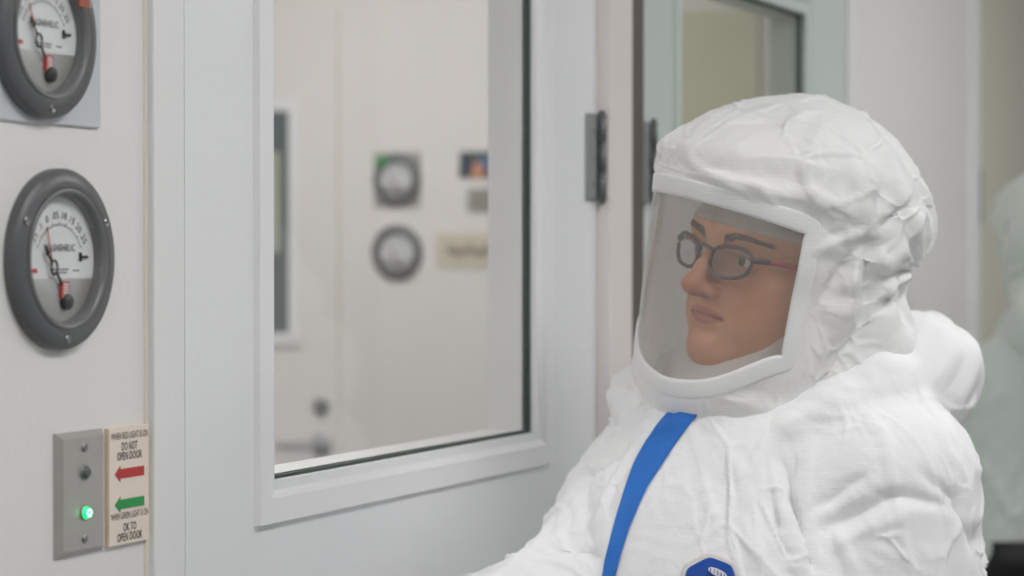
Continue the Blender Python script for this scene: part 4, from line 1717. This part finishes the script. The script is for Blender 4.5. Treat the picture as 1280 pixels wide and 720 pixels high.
FOLDS = [  # polylines on the picture of the near side, height (negative = groove), width
    ([(965, 585), (985, 660), (1000, 720)], 0.0075, 0.0053),
    ([(978, 580), (1000, 655), (1015, 720)], -0.0109, 0.0046),
    ([(925, 640), (945, 690), (950, 720)], 0.0040, 0.0053),
    ([(1020, 665), (1075, 642), (1140, 612)], -0.0109, 0.0076),
    ([(1035, 690), (1085, 660), (1150, 640)], 0.0025, 0.0040),
    ([(1010, 640), (1050, 615), (1090, 590)], -0.0061, 0.0068),
    ([(1105, 560), (1120, 615), (1135, 720)], 0.0027, 0.0046),
    ([(1090, 618), (1150, 625), (1210, 640)], -0.0061, 0.0061),
    ([(1060, 500), (1105, 545), (1120, 590)], 0.0027, 0.0061),
    ([(1150, 590), (1195, 625), (1212, 690)], -0.0073, 0.0061),
    ([(745, 575), (735, 640), (745, 690)], -0.0073, 0.0091),
    ([(715, 620), (740, 660), (770, 650)], 0.0040, 0.0076),
    ([(690, 690), (730, 690), (760, 700)], -0.0073, 0.0076),
    ([(720, 600), (765, 590), (800, 560)], -0.0049, 0.0076),
    ([(1000, 560), (985, 610), (990, 650)], -0.0061, 0.0076),
    ([(900, 560), (930, 600), (935, 650)], 0.0027, 0.0091),
    ([(1000, 520), (960, 560), (935, 610)], 0.0027, 0.0076),
    ([(1040, 650), (1060, 700), (1070, 720)], 0.0047, 0.0061),
]


def subdivide(V, Q, m):
    """split the chosen quads in four"""
    S = Q[m]
    E = np.sort(np.stack([S, np.roll(S, -1, 1)], -1).reshape(-1, 2), 1)
    U, inv = np.unique(E, axis=0, return_inverse=True)
    inv = inv.reshape(-1, 4)
    nv = len(V)
    mid = (V[U[:, 0]] + V[U[:, 1]]) / 2
    cen = V[S].mean(1)
    c = nv + len(U) + np.arange(len(S))
    e = nv + inv
    parts = [np.stack([S[:, k], e[:, k], c, e[:, k - 1]], 1) for k in range(4)]
    V2, Q2 = np.concatenate([V, mid, cen]), np.concatenate([Q[~m]] + parts)
    return laplace(V2, np.concatenate(parts), 0.35), Q2


def make_suit(reach, h, name, folds, fine=False):
    V, Q = suit_field(reach, h).mesh(2)
    N = normals(V, Q)
    if folds:
        V = add_folds(V, Q, folds)
        N = normals(V, Q)
    if fine:
        V, Q = subdivide(V, Q, np.ones(len(Q), bool))
        N = normals(V, Q)
    ax_ = np.array(LB * 0.55 + Vector((0, 0, -0.83)))       # creases run down and across the cloth
    st = V - 0.62 * (V @ ax_)[:, None] * ax_[None]
    big = 0.0032 * vnoise(V, 9, 31)
    c1, c2, c3 = crumple(V, 11, 33), crumple(st, 26, 34), crumple(V, 48, 37)
    amt = 0.45 + 0.9 * sstep(-0.5, 0.6, vnoise(V, 7, 35))
    neck = sstep(1.30, 1.36, V[:, 2])
    d = big + 0.0016 * facets(V, 12, 51) + 0.0020 * facets(st, 28, 52) * amt + 0.0007 * facets(V, 60, 53) * amt
    d += 0.0044 * crease(V, 8, 55, 0.06) + 0.0048 * crease(st, 17, 56, 0.07) * amt + 0.0022 * crease(st, 40, 57, 0.08) * amt + neck * 0.003 * facets(V, 30, 54)
    V = V + N * d[:, None]
    V = laplace(V, Q, 0.15)
    me = mesh_np(name, V, Q)
    return me, V, Q


suit_me, SV, SQ = make_suit(True, 0.0042, 'coverall', FOLDS, True)
coverall = link('coverall', suit_me, M['tyvek'], person, True)
suit_bvh = BVHTree.FromPolygons([tuple(v) for v in SV], [tuple(q) for q in SQ])
ORG = Vector((-BX, -BY, CAM.z))


BADGE_N = (FB * 0.72 + LB * 0.62 + Vector((0, 0, 0.18))).normalized()


def on_suit(px, py, lift, nrm=None):
    d = ray_cam(px, py).normalized()
    h = suit_bvh.ray_cast(ORG, d)
    if h[0] is None:
        return None
    n = h[1]
    if n.dot(d) > 0:
        n = -n
    return h[0] + (nrm or n) * lift


# blue tape over the front zip
left = [(850, 496), (838, 512), (822, 530), (806, 552), (792, 580), (781, 610), (772, 640), (764, 670), (757, 700), (752, 730), (747, 775)]
right = [(887, 497), (880, 512), (862, 534), (846, 556), (828, 584), (813, 606), (801, 630), (789, 658), (779, 688), (770, 722), (760, 775)]
bm = bmesh.new()
rows = []


def interp(poly, t):
    k = min(int(t * (len(poly) - 1)), len(poly) - 2)
    u = t * (len(poly) - 1) - k
    return poly[k][0] + (poly[k + 1][0] - poly[k][0]) * u, poly[k][1] + (poly[k + 1][1] - poly[k][1]) * u


for i in range(90):
    t = i / 89
    a, b = interp(left, t), interp(right, t)
    row = []
    for j in range(13):
        u = j / 12
        q = on_suit(a[0] + (b[0] - a[0]) * u, a[1] + (b[1] - a[1]) * u, 0.0022)
        row.append(q)
    if all(q is not None for q in row):
        rows.append([bm.verts.new(q) for q in row])
for A_, B_ in zip(rows[:-1], rows[1:]):
    for j in range(12):
        bm.faces.new((A_[j], A_[j + 1], B_[j + 1], B_[j]))
for _ in range(4):
    bmesh.ops.smooth_vert(bm, verts=bm.verts, factor=0.5, use_axis_x=True, use_axis_y=True, use_axis_z=True)
tape = bm_obj('zip_tape', bm, M['blue'], coverall, True)
so = tape.modifiers.new('tape', 'SOLIDIFY')
so.thickness = 0.0012
tape['label'] = 'blue tape strip'


def patch(name, poly, lift, m, parent, n=10):
    """flat patch that follows the cloth: polygon filled by rings round its centre"""
    cx_, cy_ = sum(p[0] for p in poly) / len(poly), sum(p[1] for p in poly) / len(poly)
    dense = []
    for i in range(len(poly)):
        a, b = poly[i], poly[(i + 1) % len(poly)]
        for k in range(6):
            dense.append((a[0] + (b[0] - a[0]) * k / 6, a[1] + (b[1] - a[1]) * k / 6))
    bm = bmesh.new()
    c0 = on_suit(cx_, cy_, lift, BADGE_N)
    rings = []
    for k in range(1, n + 1):
        rings.append([bm.verts.new(on_suit(cx_ + (p[0] - cx_) * k / n, cy_ + (p[1] - cy_) * k / n, lift, BADGE_N)) for p in dense])
    cv = bm.verts.new(c0)
    m_ = len(dense)
    for i in range(m_):
        bm.faces.new((cv, rings[0][i], rings[0][(i + 1) % m_]))
    for A_, B_ in zip(rings[:-1], rings[1:]):
        for i in range(m_):
            bm.faces.new((A_[i], A_[(i + 1) % m_], B_[(i + 1) % m_], B_[i]))
    for _ in range(2):
        bmesh.ops.smooth_vert(bm, verts=bm.verts, factor=0.5, use_axis_x=True, use_axis_y=True, use_axis_z=True)
    o = bm_obj(name, bm, m, parent, True)
    s_ = o.modifiers.new('thick', 'SOLIDIFY')
    s_.thickness = 0.0008
    return o


hexa = [(886, 695), (915, 706), (924, 734), (910, 760), (878, 766), (850, 742), (857, 710)]
ctr = (887, 730)
rim = [(ctr[0] + (p[0] - ctr[0]) * 1.16, ctr[1] + (p[1] - ctr[1]) * 1.2) for p in hexa]
rimo = patch('chest_badge', rim, 0.0024, M['badge_rim'], coverall)
rimo['label'] = 'hexagonal chest badge'
patch('badge_field', hexa, 0.0042, M['badge'], rimo)


def leafp(cx_, cy_, a, b, ang, n=20):
    c, s = math.cos(ang), math.sin(ang)
    return [(cx_ + a * math.cos(t) * c - b * math.sin(t) * s, cy_ + a * math.cos(t) * s + b * math.sin(t) * c) for t in [2 * math.pi * i / n for i in range(n)]]


patch('badge_emblem', leafp(896, 716, 13.5, 4.6, 0.42), 0.0062, M['badge_rim'], rimo, 5)
patch('badge_emblem', leafp(884, 735, 14, 4.6, -0.5), 0.0062, M['badge_rim'], rimo, 5)
for k in range(5):
    cxk = 887.5 + k * 4.2
    cyk = 712.4 + k * 1.9
    patch('badge_line', [(cxk - 0.5, cyk - 2.6), (cxk + 0.5, cyk - 2.4), (cxk + 0.6, cyk + 3.0), (cxk - 0.4, cyk + 2.8)], 0.0074, M['badge'], rimo, 3)


def make_hand(name, wrist, direc, palm_n, side, parent):
    """gloved hand: palm, five separate fingers slightly curled; side = +1 her left"""
    d, nrm = Vector(direc).normalized(), Vector(palm_n).normalized()
    lat = d.cross(nrm).normalized()
    nrm = lat.cross(d).normalized()
    w = Vector(wrist)
    f = Field(tuple(w + Vector((-0.21,) * 3)), tuple(w + Vector((0.21,) * 3)), 0.0028)
    f.cap(w - d * 0.03, w + d * 0.02, 0.029, 0.026, 0.01)
    for k, o in enumerate((-0.026, -0.009, 0.009, 0.025)):
        k0 = w + d * 0.02 + lat * (o * 0.6)
        kn = w + d * (0.088 - 0.004 * abs(k - 1.3)) + lat * o
        f.cap(k0, kn, 0.014, 0.0125, 0.012)
        ln = (0.036, 0.042, 0.040, 0.031)[k] if side > 0 else (0.031, 0.040, 0.042, 0.036)[k]
        p1 = kn + d * ln + nrm * (0.25 * ln)
        p2 = p1 + d * ln * 0.55 + nrm * ln * 0.45
        p3 = p2 + d * ln * 0.3 + nrm * ln * 0.5
        f.cap(kn, p1, 0.0100, 0.0092, 0.003)
        f.cap(p1, p2, 0.0090, 0.0084, 0.002)
        f.cap(p2, p3, 0.0084, 0.0075, 0.002)
    th = -lat * side
    t0 = w + d * 0.03 + th * 0.018
    t1 = w + d * 0.058 + th * 0.046 + nrm * 0.012
    t2 = w + d * 0.090 + th * 0.054 + nrm * 0.024
    f.cap(t0, t1, 0.0150, 0.0115, 0.008)
    f.cap(t1, t2, 0.0110, 0.0088, 0.003)
    V, Q = f.mesh(2)
    return link(name, mesh_np(name, V, Q), M['glove'], parent, True)


def make_boot(s, parent):
    f = Field((-0.4, -0.45, -0.02), (0.4, 0.4, 0.22), 0.006)
    f.cap(B(s * 0.105, -0.02, 0.055), B(s * 0.115, 0.16, 0.040), 0.050, 0.040, 0.02)
    f.cap(B(s * 0.105, -0.015, 0.06), B(s * 0.105, -0.01, 0.16), 0.056, 0.066, 0.02)
    V, Q = f.mesh(2)
    V[:, 2] = np.maximum(V[:, 2], 0.001)
    return link('boot_cover', mesh_np('boot_cover', V, Q), M['boot'], parent, True)


wl = B(0.185, 0.13, 0.82)
el = B(0.178, 0.02, 1.04)
make_hand('glove', wl + (wl - el).normalized() * 0.02, (wl - el), -LB, 1, person)
wr = P(560, 800, -0.10)
er = P(722, 748, -0.01)
make_hand('glove', wr + (wr - er).normalized() * 0.02, (wr - er), (0, 0, -1), -1, person)
for s in (-1, 1):
    make_boot(s, person)

# ------------------------------------------------------------------ second person further down the corridor
p2 = empty('person', cam_to_world((P2X, P2Y, -1.5)), YAW + P2R,
           'person in a pale grey-green hooded suit with a black belt, blurred at the right edge', 'person')
suit2, V2, Q2 = make_suit(False, 0.0065, 'coverall', [])
c2 = link('coverall', suit2, M['gown_grey'], p2, True)
for ch in list(person.children):
    if ch.name.split('.')[0] in ('body', 'eye', 'eyebrow', 'sweatband', 'hair', 'boot_cover', 'spectacles'):
        copy_tree(ch, p2)
    if ch.name.split('.')[0] == 'hood':
        h2 = copy_tree(ch, p2)
        for o_ in [h2] + list(h2.children):
            if o_.material_slots and o_.name.split('.')[0] != 'face_shield':
                o_.material_slots[0].link = 'OBJECT'
                o_.material_slots[0].material = M['gown_grey']
make_hand('glove', wl + (wl - el).normalized() * 0.02, (wl - el), -LB, 1, p2)
wm, em = B(-0.185, 0.13, 0.82), B(-0.178, 0.02, 1.04)
make_hand('glove', wm + (wm - em).normalized() * 0.02, (wm - em), LB, -1, p2)
# black belt with its pack
bvh2 = BVHTree.FromPolygons([tuple(v) for v in V2], [tuple(q) for q in Q2])
bm = bmesh.new()
rings = []
for zz, lift in ((0.980, 0.000), (0.980, 0.009), (1.045, 0.009), (1.045, 0.000)):
    ring = []
    for i in range(90):
        a = 2 * math.pi * i / 90
        d = LB * math.sin(a) + FB * math.cos(a)
        o_ = B(0, 0.03, 1.012)
        # stay on the trunk: start between the arms and the body
        rad = 0
        for zq in (0.99, 1.012, 1.035):
            hit = bvh2.ray_cast(B(0, 0.03, zq), d)
            if hit[0] is not None:
                rad = max(rad, min((hit[0] - B(0, 0.03, zq)).length, 0.205))
        q = o_ + d * (rad + 0.002 + lift)
        ring.append(bm.verts.new((q.x, q.y, zz)))
    rings.append(ring)
for A_, B_ in zip(rings[:-1], rings[1:]):
    for i in range(90):
        bm.faces.new((A_[i], A_[(i + 1) % 90], B_[(i + 1) % 90], B_[i]))
belt = bm_obj('belt', bm, M['belt'], p2, True)
bm = bmesh.new()
box(bm, -0.11, 0.11, 0.12, 0.20, 0.93, 1.08, 0.02)
for v in bm.verts:
    v.co = B(v.co.x, -v.co.y, v.co.z)
bm_obj('belt_pack', bm, M['belt'], belt)

# ------------------------------------------------------------------ camera, world, exposure
cam = bpy.data.cameras.new('camera')
co = bpy.data.objects.new('camera', cam)
COL.objects.link(co)
cam.lens = 85
cam.sensor_width = 36
cam.clip_start = 0.05
co.location = CAM
co.rotation_euler = (R(90) + PITCH, 0, YAW)
cam.dof.use_dof = True
cam.dof.focus_distance = 2.04
cam.dof.aperture_fstop = 5.4
cam.dof.aperture_blades = 0
scene.camera = co

w = bpy.data.worlds.new('world')
scene.world = w
w.use_nodes = True
w.node_tree.nodes['Background'].inputs[0].default_value = (0.9, 0.95, 1.0, 1)
w.node_tree.nodes['Background'].inputs[1].default_value = 0.05
scene.view_settings.view_transform = 'Standard'
scene.view_settings.look = 'None'
scene.view_settings.exposure = EXPOSURE
scene.view_settings.gamma = 1
scene.view_settings.use_curve_mapping = False
scene.cycles.use_denoising = True
scene.cycles.max_bounces = 14
scene.cycles.diffuse_bounces = 6
scene.cycles.transparent_max_bounces = 24
